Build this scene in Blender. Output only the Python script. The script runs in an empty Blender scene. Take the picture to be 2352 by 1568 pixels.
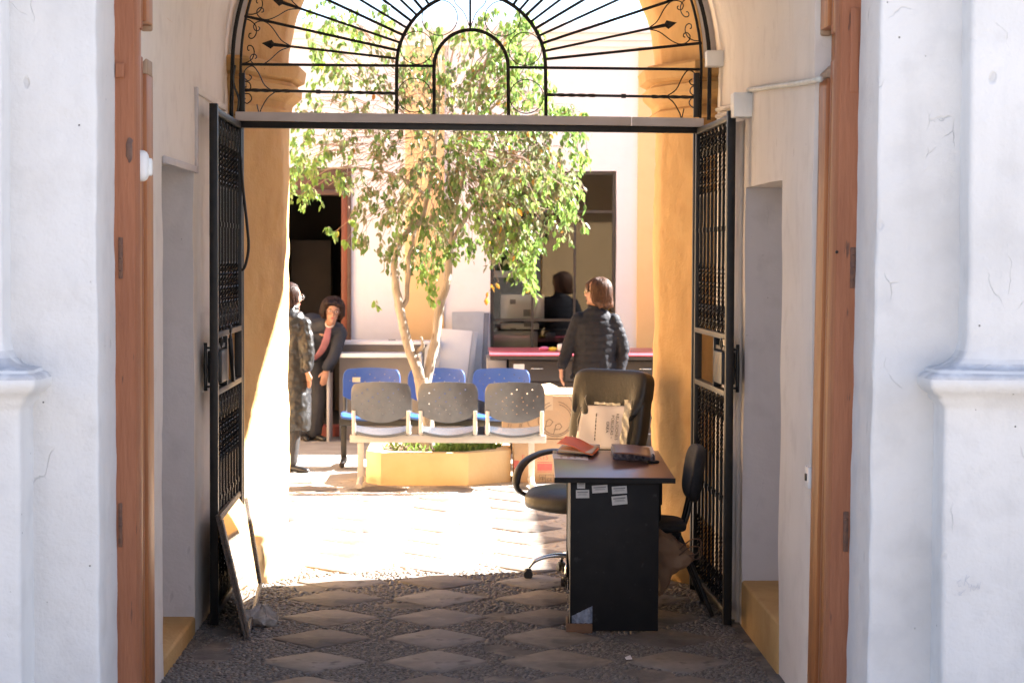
import bpy, bmesh, math, random
from math import sin, cos, pi, sqrt, radians, atan2
from mathutils import Vector, Matrix, noise
random.seed(7)
sc = bpy.context.scene
COL = sc.collection
# ------------------------------------------------------------------ camera
F = 4777.6                       # focal length in units of a 2352 px wide frame
CAM = Vector((0, 0, 1.83))
YAW, PITCH, ROLL = math.atan(109 / F), math.atan(196 / F), radians(0.25)
CM = Matrix.Rotation(-YAW, 3, 'Z') @ Matrix.Rotation(pi / 2 - PITCH, 3, 'X') @ Matrix.Rotation(ROLL, 3, 'Z')
cd = bpy.data.cameras.new('camera'); cam = bpy.data.objects.new('camera', cd); COL.objects.link(cam)
cam.matrix_world = Matrix.Translation(CAM) @ CM.to_4x4()
cd.sensor_width = 36; cd.lens = F / 2352 * 36; cd.clip_start = .1; cd.clip_end = 3000
cd.dof.use_dof = True; cd.dof.focus_distance = 9.6; cd.dof.aperture_fstop = 6.5
sc.camera = cam
# ------------------------------------------------------------------ light
SUN = Vector((1.3, .5, 1.0)).normalized()
w = bpy.data.worlds.new('World'); sc.world = w; w.use_nodes = True
nt = w.node_tree; bg = nt.nodes['Background']
sky = nt.nodes.new('ShaderNodeTexSky'); sky.sky_type = 'NISHITA'; sky.sun_disc = False
sky.sun_elevation = math.asin(SUN.z); sky.sun_rotation = atan2(SUN.x, SUN.y)
sky.altitude = 2300; sky.air_density = 1.0; sky.dust_density = 4.0; sky.ozone_density = 1.0
nt.links.new(sky.outputs[0], bg.inputs[0]); bg.inputs[1].default_value = .05
ld = bpy.data.lights.new('sun', 'SUN'); ld.energy = 5.0; ld.angle = radians(.53); ld.color = (1, .965, .92)
lo = bpy.data.objects.new('sun', ld); COL.objects.link(lo); lo.location = (20, 8, 16)
lo.rotation_euler = (-SUN).to_track_quat('-Z', 'Y').to_euler()
vs = sc.view_settings; vs.view_transform = 'Standard'; vs.look = 'None'; vs.exposure = 3.35; vs.gamma = 1
vs.use_curve_mapping = False
sc.cycles.diffuse_bounces = 6; sc.cycles.max_bounces = 16; sc.cycles.transparent_max_bounces = 16
sc.cycles.use_denoising = True
sc.cycles.sample_clamp_indirect = 6
# ------------------------------------------------------------------ helpers
def ray(ox, oy):
    return CM @ Vector(((ox - 1176) / F, -(oy - 784) / F, -1))
def at(ox, oy, Y):               # point seen at frame position (ox, oy) that lies at depth Y
    d = ray(ox, oy); return CAM + d * (Y / d.y)
def onz(ox, oy, Z=0.0):          # ... that lies at height Z
    d = ray(ox, oy); return CAM + d * ((Z - CAM.z) / d.z)
def onx(ox, oy, X):
    d = ray(ox, oy); return CAM + d * (X / d.x)

def tag(o, label=None, cat=None, group=None, kind=None):
    if label: o['label'] = label
    if cat: o['category'] = cat
    if group: o['group'] = group
    if kind: o['kind'] = kind
    return o
def thing(name, label, cat, loc=(0, 0, 0), rotz=0, group=None):
    o = bpy.data.objects.new(name, None); COL.objects.link(o); o.empty_display_size = .1
    o.location = loc; o.rotation_euler = (0, 0, rotz)
    return tag(o, label, cat, group)
def root_inv(p):
    while p.parent: p = p.parent
    return (Matrix.Translation(p.location) @ p.rotation_euler.to_matrix().to_4x4()).inverted()
def link(name, me, m, parent=None):
    o = bpy.data.objects.new(name, me); COL.objects.link(o)
    if m is not None and not me.materials: me.materials.append(m)
    if parent: o.parent = parent
    return o
def bake(o):
    dg = bpy.context.evaluated_depsgraph_get(); dg.update()
    me = bpy.data.meshes.new_from_object(o.evaluated_get(dg))
    old = o.data; o.modifiers.clear(); o.data = me; bpy.data.meshes.remove(old); return o

class MB:
    def __init__(s, M=None): s.v = []; s.f = []; s.M = M
    def add(s, vs, fs):
        b = len(s.v)
        s.v += [(s.M @ Vector(p)) if s.M else Vector(p) for p in vs]
        s.f += [tuple(i + b for i in f) for f in fs]; return s
    def box(s, a, b):
        (x0, y0, z0), (x1, y1, z1) = a, b
        return s.add([(x0, y0, z0), (x1, y0, z0), (x1, y1, z0), (x0, y1, z0), (x0, y0, z1), (x1, y0, z1), (x1, y1, z1), (x0, y1, z1)],
                     [(3, 2, 1, 0), (4, 5, 6, 7), (0, 1, 5, 4), (1, 2, 6, 5), (2, 3, 7, 6), (3, 0, 4, 7)])
    def cbox(s, c, h): return s.box([c[i] - h[i] for i in range(3)], [c[i] + h[i] for i in range(3)])
    def obox(s, c, h, R):
        c = Vector(c); q = []
        for z in (-1, 1):
            for x, y in ((-1, -1), (1, -1), (1, 1), (-1, 1)): q.append(c + R @ Vector((x * h[0], y * h[1], z * h[2])))
        return s.add(q, [(3, 2, 1, 0), (4, 5, 6, 7), (0, 1, 5, 4), (1, 2, 6, 5), (2, 3, 7, 6), (3, 0, 4, 7)])
    def bar(s, a, b, w, h=None, up=(0, 0, 1)):
        a, b = Vector(a), Vector(b); d = (b - a).normalized(); h = h or w
        u = Vector(up); r = d.cross(u)
        if r.length < 1e-4: r = d.cross(Vector((1, 0, 0)))
        r.normalize(); u = r.cross(d)
        R = Matrix((r, d, u)).transposed()
        return s.obox((a + b) / 2, (w / 2, (b - a).length / 2, h / 2), R)
    def hexa(s, q): return s.add(q, [(3, 2, 1, 0), (4, 5, 6, 7), (0, 1, 5, 4), (1, 2, 6, 5), (2, 3, 7, 6), (3, 0, 4, 7)])
    def tube(s, pts, r, n=8, cap=True, closed=False, sq=None, side=None):
        pts = [Vector(p) for p in pts]; N = len(pts)
        rs = r if isinstance(r, (list, tuple)) else [r] * N
        vs = []; prev = None
        for i, p in enumerate(pts):
            if closed: t = pts[(i + 1) % N] - pts[i - 1]
            else: t = pts[min(i + 1, N - 1)] - pts[max(i - 1, 0)]
            t.normalize()
            if side is not None: a = Vector(side); a = (a - t * a.dot(t))
            elif prev is None:
                a = t.cross(Vector((0, 0, 1)))
                if a.length < .1: a = t.cross(Vector((1, 0, 0)))
            else: a = prev - t * prev.dot(t)
            if a.length < 1e-5: a = t.orthogonal()
            a.normalize(); prev = a; b = t.cross(a)
            q = sq[i] if isinstance(sq, (list, tuple)) else (sq or 1)
            for k in range(n):
                g = 2 * pi * k / n; vs.append(p + a * cos(g) * rs[i] + b * sin(g) * rs[i] * q)
        fs = []
        for i in range(N if closed else N - 1):
            j = (i + 1) % N
            for k in range(n): fs.append((i * n + k, i * n + (k + 1) % n, j * n + (k + 1) % n, j * n + k))
        if cap and not closed:
            fs.append(tuple(reversed(range(n)))); fs.append(tuple(range((N - 1) * n, N * n)))
        return s.add(vs, fs)
    def lathe(s, prof, c=(0, 0, 0), n=16):
        c = Vector(c); vs = []; fs = []
        for r, z in prof:
            for k in range(n): vs.append(c + Vector((r * cos(2 * pi * k / n), r * sin(2 * pi * k / n), z)))
        for i in range(len(prof) - 1):
            for k in range(n): fs.append((i * n + k, i * n + (k + 1) % n, (i + 1) * n + (k + 1) % n, (i + 1) * n + k))
        fs.append(tuple(reversed(range(n)))); fs.append(tuple(range((len(prof) - 1) * n, len(prof) * n)))
        return s.add(vs, fs)
    def prism(s, poly, d):         # 3-D polygon pushed along vector d
        d = Vector(d); n = len(poly); vs = [Vector(p) for p in poly] + [Vector(p) + d for p in poly]
        return s.add(vs, [tuple(range(n))[::-1], tuple(range(n, 2 * n))] + [(i, (i + 1) % n, n + (i + 1) % n, n + i) for i in range(n)])
    def superb(s, c, h, e=4, n=16, R=None):   # cushion: superellipsoid
        c = Vector(c); R = R or Matrix.Identity(3); vs = []; fs = []
        f = lambda a, p: math.copysign(abs(a) ** p, a); p = 2 / e
        for i in range(n + 1):
            ph = -pi / 2 + pi * i / n
            for k in range(2 * n):
                th = pi * k / n
                vs.append(c + R @ Vector((h[0] * f(cos(ph), p) * f(cos(th), p), h[1] * f(cos(ph), p) * f(sin(th), p), h[2] * f(sin(ph), p))))
        m = 2 * n
        for i in range(n):
            for k in range(m): fs.append((i * m + k, i * m + (k + 1) % m, (i + 1) * m + (k + 1) % m, (i + 1) * m + k))
        return s.add(vs, fs)
    def ell(s, c, h, n=10, R=None): return s.superb(c, h, 2, n, R)
    def grid(s, fn, nu, nv, flip=False):
        vs = [fn(i / nu, j / nv) for j in range(nv + 1) for i in range(nu + 1)]; fs = []
        for j in range(nv):
            for i in range(nu):
                a = j * (nu + 1) + i; q = (a, a + 1, a + nu + 2, a + nu + 1); fs.append(q[::-1] if flip else q)
        return s.add(vs, fs)
    def build(s, name, m, parent=None, smooth=False, bevel=0, seg=2, world=True, auto=None):
        me = bpy.data.meshes.new(name)
        vs = s.v
        if parent and world:
            inv = root_inv(parent); vs = [inv @ p for p in vs]
        me.from_pydata([tuple(p) for p in vs], [], s.f); me.update()
        if bevel:
            bm = bmesh.new(); bm.from_mesh(me)
            bmesh.ops.remove_doubles(bm, verts=bm.verts, dist=1e-5)
            bmesh.ops.recalc_face_normals(bm, faces=bm.faces)
            es = [e for e in bm.edges if len(e.link_faces) == 2 and e.calc_face_angle(0) > .5]
            bmesh.ops.bevel(bm, geom=es, offset=bevel, segments=seg, affect='EDGES', profile=.5, clamp_overlap=True)
            bm.to_mesh(me); bm.free()
        if smooth or bevel:
            for p in me.polygons: p.use_smooth = True
        if auto is not None or bevel:
            try: me.set_sharp_from_angle(angle=radians(auto or 35))
            except Exception: pass
        return link(name, me, m, parent)

def spline(pts, n=6, closed=False):
    P = [Vector(p) for p in pts]; N = len(P); out = []
    for i in range(N if closed else N - 1):
        p0 = P[i - 1] if (i or closed) else P[0] * 2 - P[1]
        p1 = P[i]; p2 = P[(i + 1) % N]
        p3 = P[(i + 2) % N] if (closed or i + 2 < N) else P[-1] * 2 - P[-2]
        for k in range(n):
            t = k / n
            out.append(.5 * ((2 * p1) + (p2 - p0) * t + (2 * p0 - 5 * p1 + 4 * p2 - p3) * t * t + (3 * p1 - p0 - 3 * p2 + p3) * t ** 3))
    if not closed: out.append(P[-1])
    return out
def wob(p, a=.006, b=.0025):      # uneven hand-laid plaster
    p = Vector(p)
    return p + noise.noise_vector(p * 2.1) * a + noise.noise_vector(p * 9) * b
def patch(mb, o, u, v, res=.06, a=.006, b=.0025, flip=False):
    o, u, v = Vector(o), Vector(u), Vector(v)
    nu = max(1, min(80, round(u.length / res))); nv = max(1, min(80, round(v.length / res)))
    mb.grid(lambda s, t: wob(o + u * s + v * t, a, b), nu, nv, flip)
# ------------------------------------------------------------------ materials
MATS = {}
def mat(name, c1, c2=None, scale=6, rough=.6, bump=0, bscale=40, metal=0, spec=.5, fac=(.35, .65), stretch=None,
        coat=0, trans=0, emit=None, bdist=.01, c3=None, s3=60, f3=(.5, .7)):
    if name in MATS: return MATS[name]
    m = bpy.data.materials.new(name); m.use_nodes = True; n = m.node_tree.nodes; L = m.node_tree.links
    b = n['Principled BSDF']; b.inputs['Roughness'].default_value = rough; b.inputs['Metallic'].default_value = metal
    b.inputs['Specular IOR Level'].default_value = spec; b.inputs['Coat Weight'].default_value = coat
    tc = n.new('ShaderNodeTexCoord'); mp = n.new('ShaderNodeMapping'); L.new(tc.outputs['Object'], mp.inputs[0])
    if stretch: mp.inputs['Scale'].default_value = stretch
    def nz(s, d=4):
        t = n.new('ShaderNodeTexNoise'); t.inputs['Scale'].default_value = s; t.inputs['Detail'].default_value = d
        L.new(mp.outputs[0], t.inputs['Vector']); return t
    c2 = c2 or tuple(x * .8 for x in c1)
    r = n.new('ShaderNodeValToRGB'); r.color_ramp.elements[0].position, r.color_ramp.elements[1].position = fac
    r.color_ramp.elements[0].color = (*c2, 1); r.color_ramp.elements[1].color = (*c1, 1)
    L.new(nz(scale, 6).outputs[0], r.inputs[0]); colour = r.outputs[0]
    if c3:
        r3 = n.new('ShaderNodeValToRGB'); r3.color_ramp.elements[0].position, r3.color_ramp.elements[1].position = f3
        L.new(nz(s3, 3).outputs[0], r3.inputs[0])
        mx = n.new('ShaderNodeMix'); mx.data_type = 'RGBA'; L.new(r3.outputs[0], mx.inputs[0]); L.new(colour, mx.inputs[6])
        mx.inputs[7].default_value = (*c3, 1); colour = mx.outputs[2]
    L.new(colour, b.inputs['Base Color'])
    if bump:
        bp = n.new('ShaderNodeBump'); bp.inputs['Strength'].default_value = bump; bp.inputs['Distance'].default_value = bdist
        L.new(nz(bscale, 5).outputs[0], bp.inputs['Height']); L.new(bp.outputs[0], b.inputs['Normal'])
    if trans:
        tr = n.new('ShaderNodeBsdfTranslucent'); L.new(colour, tr.inputs[0]); ms = n.new('ShaderNodeMixShader')
        ms.inputs[0].default_value = trans; L.new(b.outputs[0], ms.inputs[1]); L.new(tr.outputs[0], ms.inputs[2])
        L.new(ms.outputs[0], n['Material Output'].inputs[0])
    MATS[name] = m; return m
def plaster_mat(name, base, dirt, patchy=.35, pits=.5, bump=.35, stain=None, cracks=False, dust=False):
    m = bpy.data.materials.new(name); m.use_nodes = True; n = m.node_tree.nodes; L = m.node_tree.links
    b = n['Principled BSDF']; b.inputs['Roughness'].default_value = .82; b.inputs['Specular IOR Level'].default_value = .25
    tc = n.new('ShaderNodeTexCoord'); v = tc.outputs['Object']
    def nz(s, d=5, vec=v):
        t = n.new('ShaderNodeTexNoise'); t.inputs['Scale'].default_value = s; t.inputs['Detail'].default_value = d
        L.new(vec, t.inputs['Vector']); return t.outputs[0]
    def ramp(i, p0, p1, c0=(0, 0, 0, 1), c1=(1, 1, 1, 1)):
        r = n.new('ShaderNodeValToRGB'); r.color_ramp.elements[0].position = p0; r.color_ramp.elements[1].position = p1
        r.color_ramp.elements[0].color = c0; r.color_ramp.elements[1].color = c1; L.new(i, r.inputs[0]); return r.outputs[0]
    def mix(f, a, c, k=None):
        x = n.new('ShaderNodeMix'); x.data_type = 'RGBA'
        if k is not None:
            mm = n.new('ShaderNodeMath'); mm.operation = 'MULTIPLY'; mm.inputs[1].default_value = k; L.new(f, mm.inputs[0]); f = mm.outputs[0]
        L.new(f, x.inputs[0])
        for i, q in ((6, a), (7, c)):
            if isinstance(q, tuple): x.inputs[i].default_value = (*q, 1)
            else: L.new(q, x.inputs[i])
        return x.outputs[2]
    c = mix(ramp(nz(1.3), .4, .75), base, dirt, patchy)
    c = mix(ramp(nz(7, 7), .52, .72), c, dirt, patchy * .8)
    mp = n.new('ShaderNodeMapping'); mp.inputs['Scale'].default_value = (9, 9, 1.1); L.new(v, mp.inputs[0])
    c = mix(ramp(nz(1.0, 6, mp.outputs[0]), .55, .8), c, dirt, patchy * .7)
    vo = n.new('ShaderNodeTexVoronoi'); vo.inputs['Scale'].default_value = 13; L.new(v, vo.inputs['Vector'])
    pit = ramp(vo.outputs['Distance'], .03, .055, (1, 1, 1, 1), (0, 0, 0, 1))
    gate = ramp(nz(2.3), .52, .56)
    mm = n.new('ShaderNodeMath'); mm.operation = 'MULTIPLY'; L.new(pit, mm.inputs[0]); L.new(gate, mm.inputs[1])
    c = mix(mm.outputs[0], c, tuple(x * .35 for x in dirt), pits)
    if stain: c = mix(ramp(nz(.9, 8), .56, .66), c, stain, .6)
    ck = None
    if cracks:
        wv = n.new('ShaderNodeMapping'); wv.inputs['Scale'].default_value = (1.6, 1.6, .9); L.new(v, wv.inputs[0])
        ad = n.new('ShaderNodeMix'); ad.data_type = 'RGBA'; ad.inputs[0].default_value = .12; tn = n.new('ShaderNodeTexNoise'); tn.inputs['Scale'].default_value = 6; tn.inputs['Detail'].default_value = 6
        L.new(v, tn.inputs['Vector']); L.new(wv.outputs[0], ad.inputs[6]); L.new(tn.outputs['Color'], ad.inputs[7])
        ve = n.new('ShaderNodeTexVoronoi'); ve.feature = 'DISTANCE_TO_EDGE'; ve.inputs['Scale'].default_value = 3.2; L.new(ad.outputs[2], ve.inputs['Vector'])
        line = ramp(ve.outputs['Distance'], .0, .006, (1, 1, 1, 1), (0, 0, 0, 1)); g2 = ramp(nz(4.5, 4), .60, .68)
        k2 = n.new('ShaderNodeMath'); k2.operation = 'MULTIPLY'; L.new(line, k2.inputs[0]); L.new(g2, k2.inputs[1]); ck = k2.outputs[0]
        c = mix(ck, c, tuple(x * .7 for x in dirt), .12)
        v5 = n.new('ShaderNodeTexVoronoi'); v5.inputs['Scale'].default_value = 5.5; L.new(ad.outputs[2], v5.inputs['Vector'])
        chip = ramp(v5.outputs['Distance'], .07, .12, (1, 1, 1, 1), (0, 0, 0, 1)); g3 = ramp(nz(1.7, 3), .55, .6)
        k3 = n.new('ShaderNodeMath'); k3.operation = 'MULTIPLY'; L.new(chip, k3.inputs[0]); L.new(g3, k3.inputs[1])
        c = mix(k3.outputs[0], c, dirt, .6)
        k4 = n.new('ShaderNodeMath'); k4.operation = 'MAXIMUM'; L.new(ck, k4.inputs[0]); L.new(k3.outputs[0], k4.inputs[1]); ck = k4.outputs[0]
    if dust:                             # dust settled on upward facing ledges
        ge = n.new('ShaderNodeNewGeometry'); sp_ = n.new('ShaderNodeSeparateXYZ'); L.new(ge.outputs['True Normal'], sp_.inputs[0])
        mq_ = n.new('ShaderNodeMath'); mq_.operation = 'MULTIPLY'; L.new(ramp(sp_.outputs[2], .25, .7), mq_.inputs[0]); L.new(ramp(nz(12, 4), .3, .55), mq_.inputs[1])
        c = mix(mq_.outputs[0], c, (.33, .315, .325), .6)
        c = mix(ramp(nz(2.6, 9), .57, .7), c, (.50, .485, .47), .25)
    L.new(c, b.inputs['Base Color'])
    h = n.new('ShaderNodeMath'); h.operation = 'MULTIPLY_ADD'; L.new(nz(70, 4), h.inputs[0]); h.inputs[1].default_value = .25; L.new(nz(11, 6), h.inputs[2])
    h2 = n.new('ShaderNodeMath'); h2.operation = 'SUBTRACT'; L.new(h.outputs[0], h2.inputs[0]); L.new(mm.outputs[0], h2.inputs[1])
    if ck is not None:
        h3 = n.new('ShaderNodeMath'); h3.operation = 'MULTIPLY_ADD'; L.new(ck, h3.inputs[0]); h3.inputs[1].default_value = -.5; L.new(h2.outputs[0], h3.inputs[2]); h2 = h3
    bp = n.new('ShaderNodeBump'); bp.inputs['Strength'].default_value = bump; bp.inputs['Distance'].default_value = .012
    L.new(h2.outputs[0], bp.inputs['Height']); L.new(bp.outputs[0], b.inputs['Normal'])
    MATS[name] = m; return m
def glass_mat(name, tint=(1, 1, 1), ior=1.5):
    m = bpy.data.materials.new(name); m.use_nodes = True; n = m.node_tree.nodes; L = m.node_tree.links
    n.remove(n['Principled BSDF'])
    t = n.new('ShaderNodeBsdfTransparent'); t.inputs[0].default_value = (*tint, 1)
    g = n.new('ShaderNodeBsdfGlossy'); g.inputs['Roughness'].default_value = .01
    fr = n.new('ShaderNodeFresnel'); fr.inputs[0].default_value = ior; x = n.new('ShaderNodeMixShader')
    L.new(fr.outputs[0], x.inputs[0]); L.new(t.outputs[0], x.inputs[1]); L.new(g.outputs[0], x.inputs[2])
    L.new(x.outputs[0], n['Material Output'].inputs[0]); MATS[name] = m; return m
WHITE = plaster_mat('white_lime_plaster', (.695, .675, .65), (.50, .485, .47), .42, .95, .7, cracks=True, dust=True)
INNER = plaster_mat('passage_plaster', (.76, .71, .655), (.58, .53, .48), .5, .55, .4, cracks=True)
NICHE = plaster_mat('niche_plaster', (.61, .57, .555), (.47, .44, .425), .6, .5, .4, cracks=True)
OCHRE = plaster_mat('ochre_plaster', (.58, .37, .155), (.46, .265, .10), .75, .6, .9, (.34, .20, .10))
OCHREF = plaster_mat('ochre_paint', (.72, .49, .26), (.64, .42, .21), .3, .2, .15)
BACKW = plaster_mat('courtyard_white_plaster', (.72, .70, .735), (.64, .615, .63), .35, .4, .25)
BROWN = mat('brown_door_paint', (.36, .14, .068), (.30, .112, .054), 22, .6, .7, 70, spec=.35, stretch=(1, 1, .12), c3=(.11, .055, .038), s3=60, f3=(.67, .74), bdist=.006)
LEAFB = mat('varnished_door_wood', (.42, .155, .045), (.28, .09, .026), 20, .45, .35, 50, spec=.4, c3=(.13, .06, .035), s3=18, f3=(.64, .72), stretch=(1, 1, .08), bdist=.003)
RAWW = mat('bare_wood', (.42, .29, .19), (.28, .18, .11), 25, .6, .2, 60, stretch=(1, 1, .15))
IRON = mat('black_iron', (.007, .007, .0075), (.013, .012, .011), 30, .42, .25, 90, spec=.35, bdist=.002)
GREYP = mat('grey_conduit_plastic', (.50, .46, .46), (.44, .41, .41), 8, .5)
WHITEP = mat('white_plastic', (.78, .78, .76), (.70, .70, .68), 8, .4)
# ================================================================== setting
LW, RW = -1.30, 1.385            # passage wall faces
NL = dict(y0=8.97, y1=10.02, zt=2.25, zs=.085); NR = dict(y0=9.07, y1=10.26, zt=2.17, zs=.225)
SPR = 2.86; VR = (RW - LW) / 2; VX = (RW + LW) / 2
g = MB().box((-400, -400, -.4), (400, 900, -.22)).build('ground', mat('bare_earth', (.24, .2, .16), (.16, .13, .1), .6, .95))
tag(g, kind='structure')
st = MB().box((-60, -9, -.3), (60, 6.2, -.12)).build('street', mat('worn_paving', (.27, .245, .215), (.21, .19, .17), 3, .85, .4, 30)); tag(st, kind='structure')
pv = MB().box((-60, 6.2, -.3), (60, 7.39, .0)).build('pavement', mat('pavement_stone', (.36, .34, .32), (.28, .27, .25), 3, .85, .4, 30), bevel=.02); tag(pv, kind='structure')
op = MB().box((-40, -12, -.3), (40, -7.5, 5.5)).build('added_opposite_house', mat('opposite_stone', (.26, .22, .185), (.21, .18, .155), 2, .85, .3, 20)); tag(op, 'unseen pale stone house row, added on the far side of the street', 'building')  # unseen row, added to block sky light from the facade and warm it
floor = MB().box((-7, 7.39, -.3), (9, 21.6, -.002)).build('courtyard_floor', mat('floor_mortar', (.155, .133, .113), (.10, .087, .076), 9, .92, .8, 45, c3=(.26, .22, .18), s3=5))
tag(floor, kind='structure')
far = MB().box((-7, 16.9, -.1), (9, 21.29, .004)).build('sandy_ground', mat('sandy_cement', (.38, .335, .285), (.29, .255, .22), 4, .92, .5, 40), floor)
# stone slabs (diamonds) and pebbles between them
SLABM = [mat('slab_a', (.245, .218, .193), (.165, .147, .131), 5, .72, .5, 30, c3=(.10, .085, .07), s3=14, f3=(.58, .7)),
         mat('slab_b', (.235, .206, .18), (.165, .144, .126), 4, .74, .5, 34, c3=(.3, .25, .2), s3=9, f3=(.6, .72)),
         mat('slab_c', (.25, .217, .188), (.17, .148, .128), 6, .7, .5, 28, c3=(.11, .09, .075), s3=11, f3=(.57, .7))]
for q_ in ((.20, .17, .145), (.27, .225, .18), (.18, .15, .125)): SLABM.append(mat('slab_%d' % int(q_[0] * 100), q_, tuple(x * .62 for x in q_), 7, .75, .6, 26, c3=tuple(x * .45 for x in q_), s3=4, f3=(.5, .66)))
rs = random.Random(3)
DX, DY, X0, Y0 = .551, .575, -.68, 9.32
SL = []
for j in range(-2, 13):
    yc = Y0 + j * DY
    for i in range(-6, 10):
        xc = X0 + i * DX
        if yc < 11.75 and not (0 <= i <= 3): continue
        if yc >= 11.75 and not (-4 <= i <= 6): continue
        SL.append((xc, yc))
for xc, yc in SL:
    mb = MB(); pts = []
    hx, hy = .262 + rs.uniform(-.012, .01), .274 + rs.uniform(-.012, .01)
    ph = rs.uniform(0, 9)
    for a, b in ((1, 0), (0, 1), (-1, 0), (0, -1)):
        nx, ny = -b, a
        for t in (.0, .12, .3, .5, .7, .88):
            x = a * (1 - t) + nx * t; y = b * (1 - t) + ny * t
            k = 1 - (.05 if t == 0 else 0) + .025 * noise.noise(Vector((x * 3 + ph, y * 3, ph)))
            pts.append((x * hx * k, y * hy * k))
    if rs.random() < .5:                 # broken corner
        kk = rs.choice((0, 6, 12, 18)); pts[kk] = tuple(x * rs.uniform(.72, .9) for x in pts[kk])
    n = len(pts); h = .006 + rs.uniform(-.002, .003); tx, ty = rs.uniform(-.012, .012), rs.uniform(-.012, .012)
    vs = [(x, y, -.02) for x, y in pts] + [(x * .985, y * .985, h - .004 + tx * x + ty * y) for x, y in pts] + [(x * .95, y * .95, h + tx * x + ty * y) for x, y in pts] + [(0, 0, h)]
    fs = [(i, (i + 1) % n, n + (i + 1) % n, n + i) for i in range(n)] + [(n + i, n + (i + 1) % n, 2 * n + (i + 1) % n, 2 * n + i) for i in range(n)]
    fs += [(2 * n + i, 2 * n + (i + 1) % n, 3 * n) for i in range(n)]
    s = MB().add(vs, fs).build('slab', rs.choice(SLABM), floor, smooth=True, world=False); s.location = (xc, yc, 0)
def in_slab(x, y, mg=0.0):
    i = round((x - X0) / DX); j = round((y - Y0) / DY)
    xc, yc = X0 + i * DX, Y0 + j * DY
    if yc < 11.75 and not (0 <= i <= 3): return False
    if not -2 <= j <= 12: return False
    return abs(x - xc) / (.262 + mg) + abs(y - yc) / (.274 + mg) < 1
PEBM = mat('pebble', (.185, .157, .133), (.078, .067, .059), 55, .5, .2, 90, c3=(.26, .215, .175), s3=33, f3=(.58, .68), spec=.5)
bm = bmesh.new(); bmesh.ops.create_icosphere(bm, subdivisions=1, radius=1); icv = [v.co.copy() for v in bm.verts]; icf = [tuple(v.index for v in f.verts) for f in bm.faces]
bm.free(); bm = bmesh.new(); bmesh.ops.create_icosphere(bm, subdivisions=2, radius=1); me = bpy.data.meshes.new('pebble_shape'); bm.to_mesh(me); bm.free()
for p in me.polygons: p.use_smooth = True
me.materials.append(PEBM); PEBME = me
pm = MB(); npeb = 0
def pebbles(x0, x1, y0, y1, sx, sy):
    global npeb
    ny = int((y1 - y0) / sy); nx = int((x1 - x0) / sx)
    for j in range(ny):
        for i in range(nx):
            x = x0 + (i + .5 * (j % 2) + rs.uniform(-.35, .35)) * sx; y = y0 + (j + rs.uniform(-.35, .35)) * sy
            if in_slab(x, y, .004): continue
            if noise.noise(Vector((x * 3, y * 3, 5))) > .38: continue      # places where mud has filled in
            a = rs.gauss(.5, .5); c, s_ = cos(a), sin(a)
            l, wd, hh = sx * rs.uniform(.36, .66), sy * rs.uniform(.36, .66), rs.uniform(.006, .0115) if y < 12 else rs.uniform(.004, .008)
            zc = rs.uniform(-.005, -.001)
            if npeb < 300 and y < 9.6 and abs(x) < 1.0:
                o = bpy.data.objects.new('pebble', PEBME); COL.objects.link(o); o.parent = floor
                o.location = (x, y, zc); o.rotation_euler = (0, 0, a); o.scale = (l, wd, hh); npeb += 1; continue
            pm.add([(x + (v.x * c * l - v.y * s_ * wd), y + (v.x * s_ * l + v.y * c * wd), zc + v.z * hh) for v in icv], icf)
pebbles(-1.3, 1.36, 8.6, 10.4, .030, .023)
pebbles(-1.3, 1.36, 10.4, 12.0, .034, .027)
tag(pm.build('pebbles', PEBM, floor, smooth=True), kind='stuff')
pm = MB(); pebbles(-2.6, 3.2, 12.0, 16.9, .048, .04)
PEBSUN = mat('dusty_pebble', (.40, .36, .315), (.27, .24, .21), 40, .7, .2, 90, c3=(.36, .32, .27), s3=30, f3=(.55, .68))  # paler copy of the pebble; courtyard sun glare is put into its colour
tag(pm.build('sunlit_pebbles', PEBSUN, floor, smooth=True), kind='stuff')
db = MB().box((-7, 12.32, -.1), (9, 16.9, .001)).build('sunlit_mortar', mat('sunlit_mortar', (.42, .375, .325), (.34, .30, .26), 6, .92, .6, 45), floor)  # mortar colour lightened so the courtyard floor looks sunlit

# ------------------------------------------------------------------ street facade
def sheet(mb, path, zs, lean=None, a=.006, b=.0045):
    def fn(s, t):
        i = round(s * (len(path) - 1)); z = zs[round(t * (len(zs) - 1))]; x, y = path[i]
        if lean: x += lean(x, z)
        return wob((x, y, z), a, b)
    mb.grid(fn, len(path) - 1, len(zs) - 1)
def lerp_path(pts, res=.07):
    out = []
    for (a, b) in zip(pts[:-1], pts[1:]):
        d = math.dist(a, b); n = max(1, min(40, round(d / res)))
        out += [(a[0] + (b[0] - a[0]) * k / n, a[1] + (b[1] - a[1]) * k / n) for k in range(n)]
    return out + [pts[-1]]
def corner(c, a, b, r=.02, n=5):   # rounded corner c between points a and b
    c = Vector(c); u = (Vector(a) - c).normalized() * r; v = (Vector(b) - c).normalized() * r
    return [tuple((c + u) * (1 - t) ** 2 + c * 2 * t * (1 - t) + (c + v) * t ** 2) for t in [k / n for k in range(n + 1)]]
ZS = [-.3 + .05 * k for k in range(64)] + [3.0, 3.3, 3.6, 4.4, 5.6]
fac = MB()
LX, RX = -1.30, 1.462
leanR = lambda x, z: .010 * (z - 1.5) if x > 0 else -.001 * (z - 1.5)
P = [(-9, 7.4), (-3.2, 7.4)]; 
P = P[:1] + lerp_path([(-3.2, 7.4), (LX - .03, 7.4)]) + corner((LX, 7.4), (-2, 7.4), (LX, 8), .012, 3) + lerp_path([(LX, 7.43), (LX, 7.80)])[1:] + [(LX - .1, 7.80), (LX - .1, 7.88)]
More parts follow.
